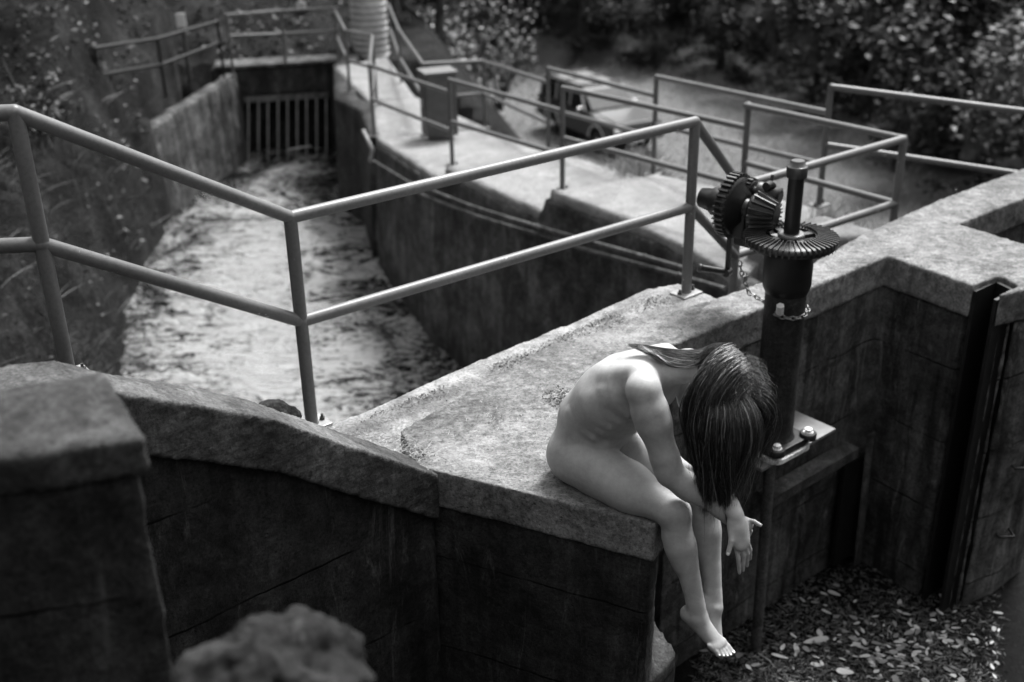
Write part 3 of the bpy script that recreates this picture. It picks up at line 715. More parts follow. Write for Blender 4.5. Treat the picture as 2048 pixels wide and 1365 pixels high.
# crank arm and grip hanging down
ca = CX + ax * .33 - side * .02 + Z * (zg + .02)
ca = Vector(tuple(onv(1460, 470, CX + ax * .36, Vector((0, 1, 0))))); cb = dropto(None, ca, 1458, 545)
m = MB(); m.box((ca + cb) / 2, (.026, .014, (ca - cb).length + .02), axes=(ax, side, (ca - cb).normalized())); m.lathe(cb - side * .02, side, [(0, .022), (.04, .022)], 16); cr = m.build('crank', M['iron'], col)
g2 = cb + Vector((-.145, -.02, .035))
m = MB(); m.cyl(cb, g2, .0155, 16, .0185); m.lathe(g2, g2 - cb, [(-.01, .0185), (0, .022), (.012, .022), (.016, .012)], 16); m.build('grip', M['iron_edge'], cr)
# base flange, grout, bolts
fr = math.atan2(U.y, U.x)
m = MB(); 
def rsq(m, c, a, r, z0, z1, rz, n=6):
    P = []
    for i, (sx, sy) in enumerate(((1, 1), (-1, 1), (-1, -1), (1, -1))):
        for k in range(n + 1):
            t = math.pi / 2 * (i + k / n); x = sx * (a - r) + r * math.cos(t); y = sy * (a - r) + r * math.sin(t)
            P.append((c.x + x * math.cos(rz) - y * math.sin(rz), c.y + x * math.sin(rz) + y * math.cos(rz)))
    m.prism(P, z0, z1)
rsq(m, CX, .145, .05, zf, zf + .045, fr); m.build('flange', M['iron'], col, bevel=.006)
m = MB(); rsq(m, CX, .156, .055, zf - .03, zf - .001, fr); m.build('grout_pad', M['grout'], col, bevel=.004)
for sx, sy in ((1, -1), (-1, -1), (1, 1), (-1, 1)):
    q = CX + U * (.125 * sx) - NF * (.125 * sy) ; q = CX + U * (.13 * sx) + NF * (.13 * -sy)
    m = MB(); m.lathe(q + Z * (zf + .03), Z, [(0, .045), (.03, .045), (.034, .04)], 20); lug = m.build('lug', M['iron'], col)
    m = MB(); m.lathe(q + Z * (zf + .064), Z, [(0, .026), (.004, .026)], 20); m.lathe(q + Z * (zf + .068), Z, [(0, .021), (.018, .021)], 6, False); m.build('bolt', M['bolt'], lug)
# bracket shelf on the wall
m = MB(); ca_ = CX + NF * .0 + U * .03; c0 = at(1672, 857, zf - .03); c1 = at(1578, 910, zf - .03); 
q = [c1, c0, c0 - NF * .32, c1 - NF * .32 - U * .12, c1 - U * .12]
q = [c1 - U * .30, c1, c0, c0 - NF * .42, c1 - U * .30 - NF * .42]
q = [c1 , c0, c0 - NF * .42, c1 - NF * .42 - U * .22, c1 - U * .22]
m.prism(flat(q), zf - .05, zf - .031)
o = m.build('wall_bracket', M['plate'], base=c1, bevel=.003); tag(o, 'flat steel bracket plate under the bolted foot of the gear column', 'bracket')
m = MB(); m.cyl(CX + Z * (zf - .05), Vector((1.40, 5.25, -2.3)), .031, 20)
o = m.build('rusty_pipe', M['rust'], base=CX + Z * -2.1); tag(o, 'rusty vertical pipe dropping from the column bracket into the leafy water', 'pipe')
# chain from the crank round the column
def chain(pts, name, label):
    t = thing(name, pts[0], label, 'chain'); P = [Vector(p) for p in pts]; acc = [0]
    for a, b in zip(P, P[1:]): acc.append(acc[-1] + (b - a).length)
    L = acc[-1]; n = int(L / .026); k = 0
    for i in range(n):
        d = (i + .5) * L / n
        while acc[k + 1] < d: k += 1
        a, b = P[k], P[k + 1]; c = a + (b - a) * ((d - acc[k]) / (acc[k + 1] - acc[k])); ax_ = (b - a).normalized(); u1, v1, _ = frame(ax_)
        w = u1 if i % 2 else v1; ring = []
        for j in range(13):
            th = 2 * math.pi * j / 12; ring.append(c + ax_ * (.018 * math.cos(th)) + w * (.010 * math.sin(th)))
        m = MB(); m.sweep(ring, .0036, 6, False); m.build('link', M['chain'], t)
    return t
cs = dropto(None, CX - NF * .0 + ax * .27, 1462, 522)
cpts = [cs, dropto(None, CX + ax * .25, 1464, 548), dropto(None, CX + ax * .22 + NF * .02, 1480, 585), dropto(None, CX + ax * .16 + NF * .06, 1502, 603), dropto(None, CX + ax * .11 + NF * .08, 1522, 611)]
rc = .116; a0 = math.atan2(-.92, -.6)
base_a = -2.2
for i in range(9):
    a = base_a + i * .28
    cpts.append(CX + Vector((math.cos(a) * rc, math.sin(a) * rc, .185 - .015 * math.sin(i * .4))))
pz_ = cpts[5].z; 
chain(cpts, 'chain', 'short steel chain looped from the crank handle around the black column')
m = MB(); lp_ = cpts[1] + Vector((.012, -.012, 0)); m.box(lp_ - Z * .02, (.03, .014, .035), .5); lk = m.build('padlock', M['galv'], base=lp_, bevel=.003); tag(lk, 'small bright padlock hanging in the chain beside the crank', 'padlock')
m = MB(); m.sweep([lp_ + Vector((-.009, 0, -.002)), lp_ + Vector((-.009, 0, .012)), lp_ + Vector((0, 0, .02)), lp_ + Vector((.009, 0, .012)), lp_ + Vector((.009, 0, -.002))], .0025, 6); m.build('shackle', M['chain'], lk)

# iron gate frame on the wall face
gf = thing('angle_iron_frame', (2.0, 5.9, -2), 'rusty angle iron frame fixed to the wall right of the hanging pipe', 'frame')
def wl(px, py, off): return onv(px, py, W0 + NF * off, NF)
a = wl(1540, 1008, .12); b = wl(1716, 905, .12); dn = (b - a).normalized()
m = MB(); m.box((a + b) / 2, ((b - a).length, .012, .07), axes=(dn, NF, dn.cross(NF))); m.box((a + b) / 2 - NF * .05 + Z * .03, ((b - a).length, .10, .012), axes=(dn, NF, dn.cross(NF))); m.build('beam', M['rust'], gf, bevel=.003)
a = wl(1742, 868, .10); b = wl(1714, 1130, .10); ax_ = (a - b).normalized()
m = MB(); m.box((a + b) / 2, (.07, .012, (a - b).length), axes=(U, NF, ax_)); m.build('upright', M['rust'], gf, bevel=.003)
g1 = wl(1700, 920, .035); g2_ = wl(1700, 1110, .035)
m = MB(); m.box((g1 + g2_) / 2 + U * -.02, (.22, .03, .75), axes=(U, NF, Z)); m.build('opening_shade', M['iron'], gf, bevel=.004)  # dark plate standing for the shade inside the gate opening

# steel ladder staples on the cross wall nose
for i, (px, py) in enumerate(((2040, 930), (2008, 1067))):
    q = onv(px, py, N2, Vector((0, 1, 0))); m = MB(); m.sweep([q + Vector((-.05, .05, 0)), q + Vector((-.045, -.04, 0)), q + Vector((.045, -.04, 0)), q + Vector((.05, .05, 0))], .009, 8)
    tag(m.build('step_iron', M['iron'], base=q), ('upper' if i == 0 else 'lower') + ' bent iron step sticking out of the stained wall nose at right edge', 'step iron', 'step irons on the wall nose')

# ------------------------------------------------------------------ the seated person (one continuous body surface)
FW = Vector((.78, -.626, 0)).normalized(); LF = Vector((-FW.y, FW.x, 0)); PEL = Vector((.333, 3.843, 0))
def loc(f, l, z): return PEL + FW * f + LF * l + Z * z
def sag(px, py, off=0):
    return onv(px, py, PEL + LF * off, LF)
def bone(P, px, py, L, far=True):
    d = (fwd * FPX + right * (px - 1024) + up * (682.5 - py)).normalized(); m = CAM - P; b = m.dot(d); q = b * b - (m.dot(m) - L * L)
    return CAM + d * (-b if q < 0 else (-b + (q ** .5 if far else -q ** .5)))
class SDF:
    def __init__(s, lo, hi, h):
        s.h = h; s.lo = np.array(lo, float); s.n = np.ceil((np.array(hi) - s.lo) / h).astype(int); s.F = np.full(s.n, .06, np.float32)
    def sub(s, lo, hi):
        a = np.clip(np.floor((np.array(lo) - s.lo) / s.h).astype(int), 0, s.n); b = np.clip(np.ceil((np.array(hi) - s.lo) / s.h).astype(int) + 1, 0, s.n)
        ax = [(np.arange(a[i], b[i]) * s.h + s.lo[i]).astype(np.float32) for i in range(3)]
        return tuple(slice(a[i], b[i]) for i in range(3)), ax[0][:, None, None], ax[1][None, :, None], ax[2][None, None, :]
    def smin(s, sl, d, k):
        a = s.F[sl]; h = np.maximum(k - np.abs(a - d), 0) / k; s.F[sl] = np.minimum(a, d) - h * h * k * .25
    def cap(s, a, b, r1, r2, k=.02, flat=None, amt=1.0):
        a = np.array(a, float); b = np.array(b, float); R_ = max(r1, r2) * (1 if flat is None else max(1, 1 / min(1, amt))) + max(k, .012) + .03
        sl, X, Y, Zz = s.sub(np.minimum(a, b) - R_, np.maximum(a, b) + R_)
        if 0 in s.F[sl].shape: return
        x, y, z = X - a[0], Y - a[1], Zz - a[2]; d = b - a; dd = d @ d + 1e-12
        t = np.clip((x * d[0] + y * d[1] + z * d[2]) / dd, 0, 1); px, py, pz = x - t * d[0], y - t * d[1], z - t * d[2]
        if flat is not None:
            f = np.array(flat, float); f = f / np.linalg.norm(f); q = (px * f[0] + py * f[1] + pz * f[2]) * (1 / amt - 1)
            px, py, pz = px + q * f[0], py + q * f[1], pz + q * f[2]
        s.smin(sl, np.sqrt(px * px + py * py + pz * pz) - (r1 + (r2 - r1) * t), k)
    def ell(s, c, r, axes, k=.02):
        c = np.array(c, float); R_ = max(r) + k + .02; sl, X, Y, Zz = s.sub(c - R_, c + R_)
        if 0 in s.F[sl].shape: return
        x, y, z = X - c[0], Y - c[1], Zz - c[2]; q = 0; g = 0
        for ax_, rr in zip(axes, r):
            u = x * ax_[0] + y * ax_[1] + z * ax_[2]; q = q + (u / rr) ** 2; g = g + (u / (rr * rr)) ** 2
        k0 = np.sqrt(q); s.smin(sl, k0 * (k0 - 1) / (np.sqrt(g) + 1e-6), k)
    def merge(s, o, kfun):
        X = (np.arange(s.n[0]) * s.h + s.lo[0])[:, None, None]; Y = (np.arange(s.n[1]) * s.h + s.lo[1])[None, :, None]; Z_ = (np.arange(s.n[2]) * s.h + s.lo[2])[None, None, :]
        k = kfun(X, Y, Z_).astype(np.float32); a = s.F; d = o.F; h = np.maximum(k - np.abs(a - d), 0) / k; s.F = np.minimum(a, d) - h * h * k * .25
    def mesh(s):
        F = s.F; neg = F < 0; n = F.shape
        c = np.zeros((n[0] - 1, n[1] - 1, n[2] - 1), np.uint8)
        for i in (0, 1):
            for j in (0, 1):
                for k in (0, 1): c += neg[i:n[0] - 1 + i, j:n[1] - 1 + j, k:n[2] - 1 + k]
        act = (c > 0) & (c < 8); idx = -np.ones(c.shape, np.int64); I = np.argwhere(act); idx[act] = np.arange(len(I))
        acc = np.zeros((len(I), 3)); cnt = np.zeros(len(I))
        cor = [(i, j, k) for i in (0, 1) for j in (0, 1) for k in (0, 1)]
        vals = {q: F[I[:, 0] + q[0], I[:, 1] + q[1], I[:, 2] + q[2]] for q in cor}
        for q in cor:
            for ax_ in range(3):
                if q[ax_] == 0:
                    p = list(q); p[ax_] = 1; p = tuple(p); a, b = vals[q], vals[p]; m = (a < 0) != (b < 0)
                    t = np.where(m, a / np.where(m, a - b, 1), 0); pos = np.array(q, float)[None, :].repeat(len(I), 0); pos[:, ax_] += t
                    acc[m] += pos[m]; cnt[m] += 1
        Vv = (I + acc / cnt[:, None]) * s.h + s.lo; faces = []
        for ax_ in range(3):
            a = [slice(None)] * 3; b = [slice(None)] * 3; a[ax_] = slice(0, n[ax_] - 1); b[ax_] = slice(1, None)
            na = neg[tuple(a)]; nb = neg[tuple(b)]; E_ = np.argwhere(na != nb); u, v = (ax_ + 1) % 3, (ax_ + 2) % 3
            ok = (E_[:, u] > 0) & (E_[:, v] > 0) & (E_[:, u] < n[u] - 1) & (E_[:, v] < n[v] - 1); E_ = E_[ok]
            def g(du, dv):
                q = E_.copy(); q[:, u] -= du; q[:, v] -= dv; return idx[q[:, 0], q[:, 1], q[:, 2]]
            Q = np.stack([g(1, 1), g(0, 1), g(0, 0), g(1, 0)], 1); fl = ~na[E_[:, 0], E_[:, 1], E_[:, 2]]
            Q[fl] = Q[fl][:, ::-1]; faces.append(Q)
        return Vv, np.concatenate(faces)
H_ = .0038
LO, HI = (.04, 2.98, -.47), (1.12, 4.16, .92)
def newf(): return SDF(LO, HI, H_)
body_ = newf()
tz = (tuple(FW), tuple(LF), (0, 0, 1))
hipR, hipL = loc(.0, -.095, .205), loc(.0, .095, .205)
# torso: pelvis, waist, ribs, shoulders, neck
body_.cap(loc(-.045, -.060, .215), loc(-.045, .060, .215), .118, .118, .03)
for sgn in (-1, 1):
    body_.ell(loc(-.045, sgn * .085, .205), (.122, .104, .104), tz, .04)
body_.cap(loc(-.045, 0, .27), loc(-.030, 0, .37), .114, .106, .05, LF, 1.30)
body_.cap(loc(-.030, 0, .37), loc(.060, 0, .475), .107, .117, .05, LF, 1.34)
body_.cap(loc(.060, 0, .475), loc(.165, 0, .560), .119, .111, .05, LF, 1.38)
body_.cap(loc(.165, 0, .560), loc(.250, 0, .615), .096, .070, .05, LF, 1.5)
body_.cap(loc(.03, 0, .33), loc(.13, 0, .45), .085, .095, .05, LF, 1.3)
body_.cap(loc(.13, -.04, .47), loc(.22, -.05, .53), .085, .070, .05); body_.cap(loc(.13, .04, .47), loc(.22, .05, .53), .085, .070, .05)
shR, shL = sag(1287, 782, -.165), sag(1287, 782, -.165) + LF * .32 - Z * .03
body_.cap(tuple(loc(.22, -.05, .625)), tuple(shR + Vector((0, 0, .005))), .058, .052, .06)
body_.cap(tuple(loc(.22, .05, .625)), tuple(shL), .058, .052, .06)
# shoulder blades, spine groove suggestion, belly folds
for sgn in (-1, 1):
    body_.cap(loc(.10, sgn * .085, .605), loc(.215, sgn * .11, .665), .030, .024, .035)
    body_.cap(loc(-.07, sgn * .045, .36), loc(.055, sgn * .045, .565), .052, .052, .05)
body_.cap(loc(.055, -.075, .300), loc(.055, .075, .300), .060, .060, .022)
for i in range(5):
    z_ = .385 + i * .036; f_ = .01 + i * .038; body_.cap(loc(f_ - .05, -.128, z_ + .035), loc(f_ + .055, -.134, z_ - .03), .008, .006, .035)
HC_ = sag(1438, 742)
neck0 = loc(.255, 0, .635); body_.cap(neck0, tuple(HC_ - FW * .07 - Z * .01), .056, .050, .035)
hup = (FW * .92 + Z * .40).normalized(); hfc = (FW * .40 - Z * .92).normalized()
hax = (tuple(hup), tuple(hfc), tuple(LF))
hd_ = newf()
hd_.ell(HC_ + hup * .012, (.088, .088, .070), hax, .02); hd_.ell(HC_ - hup * .03 + hfc * .03, (.085, .062, .060), hax, .03)
hd_.cap(HC_ - hup * .085 + hfc * .055, HC_ - hup * .085 + hfc * .07, .022, .018, .03)                                # chin
hd_.cap(HC_ + hup * .0 + hfc * .085, HC_ - hup * .028 + hfc * .108, .009, .012, .012)                                # nose
hd_.cap(HC_ + hup * .015 + hfc * .080 - LF * .04, HC_ + hup * .015 + hfc * .080 + LF * .04, .014, .014, .015)        # brow
hd_.cap(HC_ - hup * .052 + hfc * .086 - LF * .018, HC_ - hup * .052 + hfc * .086 + LF * .018, .007, .007, .008)      # lips
for sgn in (-1, 1):
    hd_.ell(HC_ + LF * (.030 * sgn) + hfc * .078 - hup * .002, (.011, .011, .013), hax, .004)
    hd_.ell(HC_ + LF * (.075 * sgn) - hup * .01 - hfc * .005, (.030, .017, .008), hax, .006)
body_.merge(hd_, lambda x, y, z: .012 + 0 * x + 0 * y + 0 * z); del hd_
# legs
knR = bone(hipR, 1342, 1022, .435, False); knR = loc(.415, -.125, .160); knL = loc(.440, .050, .150)
anR = bone(knR, 1397, 1232, .425); anL = bone(knL, 1428, 1214, .43)
def leg(hip, kn, an, s_, toe_dir, toes):
    g = newf(); d = (kn - hip).normalized(); sd_ = LF * s_; sh_ = (an - kn).normalized(); back = (sh_ - d * sh_.dot(d)); back = -(FW - sh_ * FW.dot(sh_)).normalized()
    g.cap(hip + Z * .005, hip + (kn - hip) * .5 + Z * -.002, .108, .090, .02); g.cap(hip + (kn - hip) * .5, kn - d * .015, .090, .062, .03)
    g.cap(hip + (kn - hip) * .15 - Z * .02, hip + (kn - hip) * .6 - Z * .024, .088, .072, .03)
    g.ell(kn + FW * .018 + Z * .006, (.046, .042, .048), tz, .025); g.ell(kn + FW * .044 + Z * .004, (.017, .022, .024), tz, .018)
    g.cap(kn + sh_ * .01, kn + sh_ * .14 + back * .006, .053, .052, .03); g.cap(kn + sh_ * .10 + back * .020, kn + sh_ * .20 + back * .012, .046, .040, .03)
    g.cap(kn + sh_ * .14, an - sh_ * .04, .047, .030, .03); g.cap(an - sh_ * .06, an, .031, .031, .02)
    g.cap(kn + sh_ * .03 - back * .02, an - sh_ * .1 - back * .008, .030, .022, .025)
    # foot
    td = toe_dir.normalized(); lat = td.cross(sh_).normalized()
    if lat.dot(LF) < 0: lat = -lat
    med = lat * s_ * -1                                # towards the big toe
    sole = td.cross(med).normalized()
    if sole.dot(sh_) < 0: sole = -sole
    heel = an - td * .030 + sole * .026
    g.cap(heel, an - sh_ * .02 - td * .012, .027, .022, .02); g.ell(an + med * .022, (.016, .016, .016), tz, .014); g.ell(an - med * .024 + sole * .006, (.014, .014, .016), tz, .014)
    ball = an + td * .128 + sole * .030
    g.cap(an + sole * .006, ball - td * .015, .034, .024, .022, sole, .95)
    g.cap(heel + sole * .002, ball + med * .012, .024, .018, .022); g.cap(heel + sole * .002, ball - med * .02, .023, .015, .022)
    g.cap(ball + med * .024, ball - med * .030 - td * .010, .019, .014, .014)
    lens = [(.033, .052, .0130), (.0115, .052, .0092), (-.0075, .046, .0088), (-.0255, .038, .0085), (-.043, .028, .0082)]
    for i, (o, ln, r) in enumerate(lens):
        b0 = ball + med * o * .9 - td * (.004 + .10 * max(0, -o)); m_ = b0 + td * ln * .55 - sole * .003 + med * (-o * .06); e = m_ + td * ln * .45 + sole * .006
        g.cap(b0 - td * .02, m_, r * 1.02, r * .92, .004); g.cap(m_, e, r * .92, r * 1.02, .003)
        toes.append((e - sole * (r * .82) + td * r * .25, td, sole, med, r))
    return g
toes = []
toeR = bone(anR, 1466, 1312, .185) - anR; toeR = atd(1470, 1308, (anR - CAM).dot(fwd) - .045) - anR
gR = leg(hipR, knR, anR, -1, toeR, toes)
toeL = (FW * .45 - LF * .10 - Z * .85)
gL = leg(hipL, knL, anL, 1, toeL, [])
def near(P, r, k0, k1): return lambda x, y, z: k0 + (k1 - k0) * np.exp(-((x - P.x) ** 2 + (y - P.y) ** 2 + (z - P.z) ** 2) / (r * r))
body_.merge(gR, near(hipR, .10, .004, .05)); body_.merge(gL, near(hipL, .10, .004, .05)); del gR, gL
# arms and hands
elR = bone(shR, 1340, 948, .325); wrR = bone(elR, 1462, 1036, .27)
elL = loc(.50, .075, .285); elL = sag(1408, 905, .10); wrL = atd(1471, 1030, (wrR - CAM).dot(fwd) - .062)
print('joints', [tuple(round(v, 3) for v in p) for p in (shR, elR, wrR, elL, wrL, knR, anR, knL, anL)], (elR - shR).length, (wrR - elR).length, (elL - shL).length, (wrL - elL).length)
def finger(g, base, dirs, lens, r, nails, palmn):
    p = base
    for i, (d, ln) in enumerate(zip(dirs, lens)):
        d = d.normalized(); q = p + d * ln; g.cap(p, q, r * (1 - .06 * i), r * (.93 - .06 * i), .004); p = q
    nails.append((p - palmn * r * .62 + dirs[-1].normalized() * r * .1, dirs[-1].normalized(), -palmn, r))
nails = []
def arm(sh, el, wr):
    g = newf(); u = (el - sh).normalized(); w = (wr - el).normalized()
    g.cap(sh, sh + u * .12, .060, .061, .02); g.cap(sh + u * .08, el - u * .04, .062, .048, .03); g.cap(el - u * .06, el, .046, .041, .03)
    g.cap(el, el + w * .09, .044, .045, .03); g.cap(el + w * .07, wr - w * .03, .044, .027, .03); g.cap(wr - w * .05, wr, .027, .024, .02, w.cross(Vector((1, 0, 0))), .9)
    return g
def towards(P, px, py, w_): return atd(px, py, w_)
gA = arm(shR, elR, wrR)
wd = (wrR - CAM).dot(fwd)
# right hand, reaching on past the left wrist
hk = atd(1492, 1050, wd + .02); pd = (hk - wrR).normalized(); vw = (wrR - CAM).normalized(); pn = pd.cross(vw).normalized()
if pn.z > 0: pn = -pn
gA.cap(wrR, hk, .026, .027, .02, vw, .75)
spread = vw
iT = atd(1516, 1049, wd + .0); i0 = hk - pn * .018 - vw * .005
finger(gA, i0, [atd(1506, 1043, wd) - i0 + pd * .001, iT - atd(1506, 1043, wd)], [.026, .026], .0085, nails, pn)
for k in range(3):
    b0 = hk + vw * (.002 + .014 * k) + pn * (.004 + .006 * k); finger(gA, b0, [pd + pn * .35, pn - pd * .1, -pd * .8 + pn * .2], [.030, .022, .016], .0083, nails, pn)
finger(gA, wrR + pd * .02 + pn * .012, [pd + pn * .9, pd + pn * .5], [.03, .024], .0095, nails, pn)
body_.merge(gA, near(shR, .085, .003, .045)); del gA
gB = arm(shL, elL, wrL)
wd = (wrL - CAM).dot(fwd)
kn_ = atd(1483, 1092, wd - .005); pd = (kn_ - wrL).normalized(); vw = (wrL - CAM).normalized(); across = pd.cross(vw).normalized()
if across.x < 0: across = -across
gB.cap(wrL, wrL + pd * .045, .024, .028, .02, vw, .72); gB.cap(wrL + pd * .04 + across * .006, kn_ - pd * .012, .030, .031, .02, vw, .48)
gB.cap(wrL + pd * .03 - across * .012, kn_ - pd * .015 - across * .012, .016, .013, .015); gB.cap(wrL + pd * .03 + across * .016, kn_ - pd * .02 + across * .018, .015, .012, .015)
tips = [(1479, 1146, 1477, 1118), (1486, 1141, 1487, 1112), (1494, 1132, 1495, 1108), (1500, 1118, 1500, 1100)]
for i, (tx, ty, mx_, my_) in enumerate(tips):
    b0 = kn_ + across * (-.020 + .0135 * i) - pd * (.006 + .004 * abs(i - 1)); mid = atd(mx_, my_, wd + .012 + .006 * i); tip_ = atd(tx, ty, wd + .035 + .008 * i)
    t1 = (mid - b0); t2 = (tip_ - mid); gB.cap(b0 - pd * .012, mid, .0095, .0083, .005); q = mid + t2 * .55; gB.cap(mid, q, .0083, .0076, .003); gB.cap(q, tip_, .0076, .0068, .003)
    nails.append((tip_ - vw * .005, t2.normalized(), -vw, .0068))
th0 = wrL + pd * .028 - across * .020; thm = atd(1463, 1082, wd - .012); tht = atd(1456, 1108, wd - .010)
gB.cap(th0, thm, .014, .0105, .012); gB.cap(thm, tht, .0105, .0088, .004); nails.append((tht - vw * .0075, (tht - thm).normalized(), -vw, .009))
body_.merge(gB, near(shL, .085, .003, .045)); del gB
# flatten where the body rests on the slab
VV, FF = body_.mesh(); del body_
seat = (VV[:, 2] < ZS + .004) & (((VV[:, :2] - np.array([PEL.x, PEL.y])) @ np.array([FW.x, FW.y])) < .36)
VV[seat, 2] = ZS + .004 - .004 * np.tanh((ZS + .004 - VV[seat, 2]) * 10)
s = NT('skin'); c = s.coord(); n = s.noise(c, 9, 5, .6); f_ = s.noise(c, 60, 5, .7); mole = s.ramp(s.voro(c, 22), [(.012, .45), (.03, 1)])
v = s.math('MULTIPLY', s.ramp(n, [(.3, .32), (.7, .42)]), s.ramp(f_, [(.3, .93), (.7, 1.05)])); v = s.math('MULTIPLY', v, mole)
v = s.math('MULTIPLY', v, s.ramp(s.noise(c, 28, 8, .7), [(.3, .88), (.7, 1.08)])); s.base(v, .50, .35); s.b.inputs['Subsurface Weight'].default_value = .12; s.b.inputs['Subsurface Radius'].default_value = (.012, .012, .012); s.b.inputs['Subsurface Scale'].default_value = 1.0
s.bump(s.math('ADD', s.noise(c, 220, 4, .6), s.math('MULTIPLY', s.noise(c, 45, 4, .6), .8)), .3, .002); M['skin'] = s.m
base = loc(-.02, 0, ZS)
me = bpy.data.meshes.new('person'); me.from_pydata((VV - np.array(base)).tolist(), [], FF.tolist()); me.polygons.foreach_set('use_smooth', [True] * len(FF)); me.materials.append(M['skin'])
person = bpy.data.objects.new('person', me); COL.objects.link(person); person.location = base
sm_ = person.modifiers.new('smooth', 'SMOOTH'); sm_.factor = .5; sm_.iterations = 3
tag(person, 'bare adult sitting bent forward on the block edge, long hair hiding the face', 'person')
nm_ = plain('nail', .62, .3, .5, var=.05, bump=0)
for P_, d, n_, r in nails + [(t[0], t[1], -t[2], t[4]) for t in toes]:
    m = MB(); m.ball((0, 0, 0), 1, 12); q = d.cross(n_).normalized(); m.v = [P_ + d * v.x * r * .75 + q * v.y * r * .62 + n_ * v.z * r * .16 for v in m.v]; m.build('nail', nm_, person)

# hair: a cap on the skull and a few thousand strands
s = NT('hair'); gi = s.n('NewGeometry'); c = s.coord((1, 1, .2)); s.base(s.ramp(gi.outputs['Random Per Island'], [(0, .009), (.6, .034), (.85, .09), (1, .30)]), .30, .7)  # the palest strands paint highlights into the hair colour
s.b.inputs['Anisotropic'].default_value = .6; M['hair'] = s.m
class HB:
    def __init__(s): s.v = []; s.f = []; s.o = 0
    def strand(s, P, r):
        P = np.array([tuple(p) for p in P]); n = len(P); d = np.gradient(P, axis=0); d /= np.linalg.norm(d, axis=1)[:, None] + 1e-9
        a = np.cross(d, np.array([.3, .5, .81])); a /= np.linalg.norm(a, axis=1)[:, None] + 1e-9; b = np.cross(d, a)
        rr = r * np.interp(np.linspace(0, 1, n), [0, .1, .75, 1], [.7, 1, .8, .15])[:, None]
        for k in range(3):
            t = 2 * math.pi * k / 3; s.v.append(P + (a * math.cos(t) + b * math.sin(t)) * rr)
        i = np.arange(n - 1); o = s.o
        for k in range(3):
            l = (k + 1) % 3; s.f.append(np.stack([o + k * n + i, o + k * n + i + 1, o + l * n + i + 1, o + l * n + i], 1))
        s.o += 3 * n
    def build(s, name, mat, par):
        V_ = np.concatenate(s.v) - np.array(wloc(par)); F_ = np.concatenate(s.f); me = bpy.data.meshes.new(name); me.from_pydata(V_.tolist(), [], F_.tolist())
        me.polygons.foreach_set('use_smooth', [True] * len(F_)); me.materials.append(mat); o = bpy.data.objects.new(name, me); COL.objects.link(o); o.parent = par; return o
SK = [(hup, .099), (hfc, .097), (LF, .078)]; SKC = HC_ + hup * .014 - hfc * .0
def pushout(p, k=1.0):
    q = p - SKC; e = sum((q.dot(a) / (r * k)) ** 2 for a, r in SK)
    if e < 1:
        q = q / math.sqrt(max(e, 1e-6)); return SKC + q, True
    return p, False
hb = HB(); rh = random.Random(3); locks = {}
clumps = [(rh.uniform(-1, 1), rh.uniform(-1, 1)) for _ in range(34)]
def grow(root, d0, length, lift, clump, grav=1.0, waves=0):
    P = [root]; p = root.copy(); d = d0.normalized(); st = .017; n = int(length / st); ph = rh.uniform(0, 6.28)
    for i in range(n):
        t = i / n; g = min(1, .10 + .055 * i) * grav
        d = (d + Vector((0, 0, -1)) * g * .55).normalized()
        p = p + d * st; q, hit = pushout(p, 1 + lift)
        if hit:
            d = (q - P[-1]).normalized(); p = q
        k_ = max(0, t - .30); p = p + (clump - Vector((p.x, p.y, clump.z))) * (.02 * t + .16 * k_)
        wv = LF * (math.sin(ph + i * .55) * waves) + FW * (math.cos(ph + i * .5) * waves)
        P.append(p + wv * t)
    return P
# parting runs over the crown; strands leave it to both sides and fall like a curtain
for i in range(8200):
    front_ = i >= 6300; a = rh.uniform(-.75, .98) if not front_ else rh.uniform(.75, 1.2); side_ = -1 if rh.random() < .66 else 1
    th = a * 1.25                                     # position along the parting, 0 = crown, + = forehead, - = nape
    along = hup * math.cos(th) + hfc * math.sin(th)
    lat = abs(rh.gauss(0, .35)) if rh.random() < .6 else rh.uniform(0, 1.25)
    if side_ == 1 and not front_: lat = rh.uniform(.35, 1.3)
    if side_ == 1 and th < .35: side_ = -1; lat = rh.uniform(0, 1.2); rootd = None
    rootd = (along * math.cos(lat) + LF * side_ * math.sin(lat))
    lift = rh.uniform(.0, .09) if rh.random() < .9 else rh.uniform(.1, .3); root, _ = pushout(SKC + rootd * .02, 1 + lift)
    d0 = (LF * side_ * .9 - hup * (.25 if th < .5 else .05) + hfc * (.25 * th))
    if side_ == 1 and not front_: lift *= .25; d0 = LF * .5 - Z * .9
    if front_: d0 = FW * .25 + LF * side_ * rh.uniform(.1, .9); lift = rh.uniform(.0, .08)
    endz = rh.gauss(.305, .045) + (.03 if a < -.3 else 0) + max(0, .04 * (side_ == 1)); L_ = max(.2, root.z - endz + .07)
    q_ = root - HC_; cx = q_.dot(FW) / .11 + rh.gauss(0, .16); cy = q_.dot(LF) / .09 + rh.gauss(0, .2) + side_ * .35
    key = (round(cx * 5.5), round(cy * 3))
    if key not in locks: locks[key] = (rh.gauss(0, .014), rh.gauss(0, .012), rh.gauss(0, .045))
    lk_ = locks[key]; L_ = max(.2, L_ + lk_[2]); cl = HC_ + FW * (key[0] / 5.5 * .112 + lk_[0] + .004) + LF * (key[1] / 3 * .075 + lk_[1]); cl.z = 0
    hb.strand(grow(root, d0, L_, lift, cl, 1.0, rh.choice([.001, .002, .003, .009])), rh.uniform(.0006, .0012))
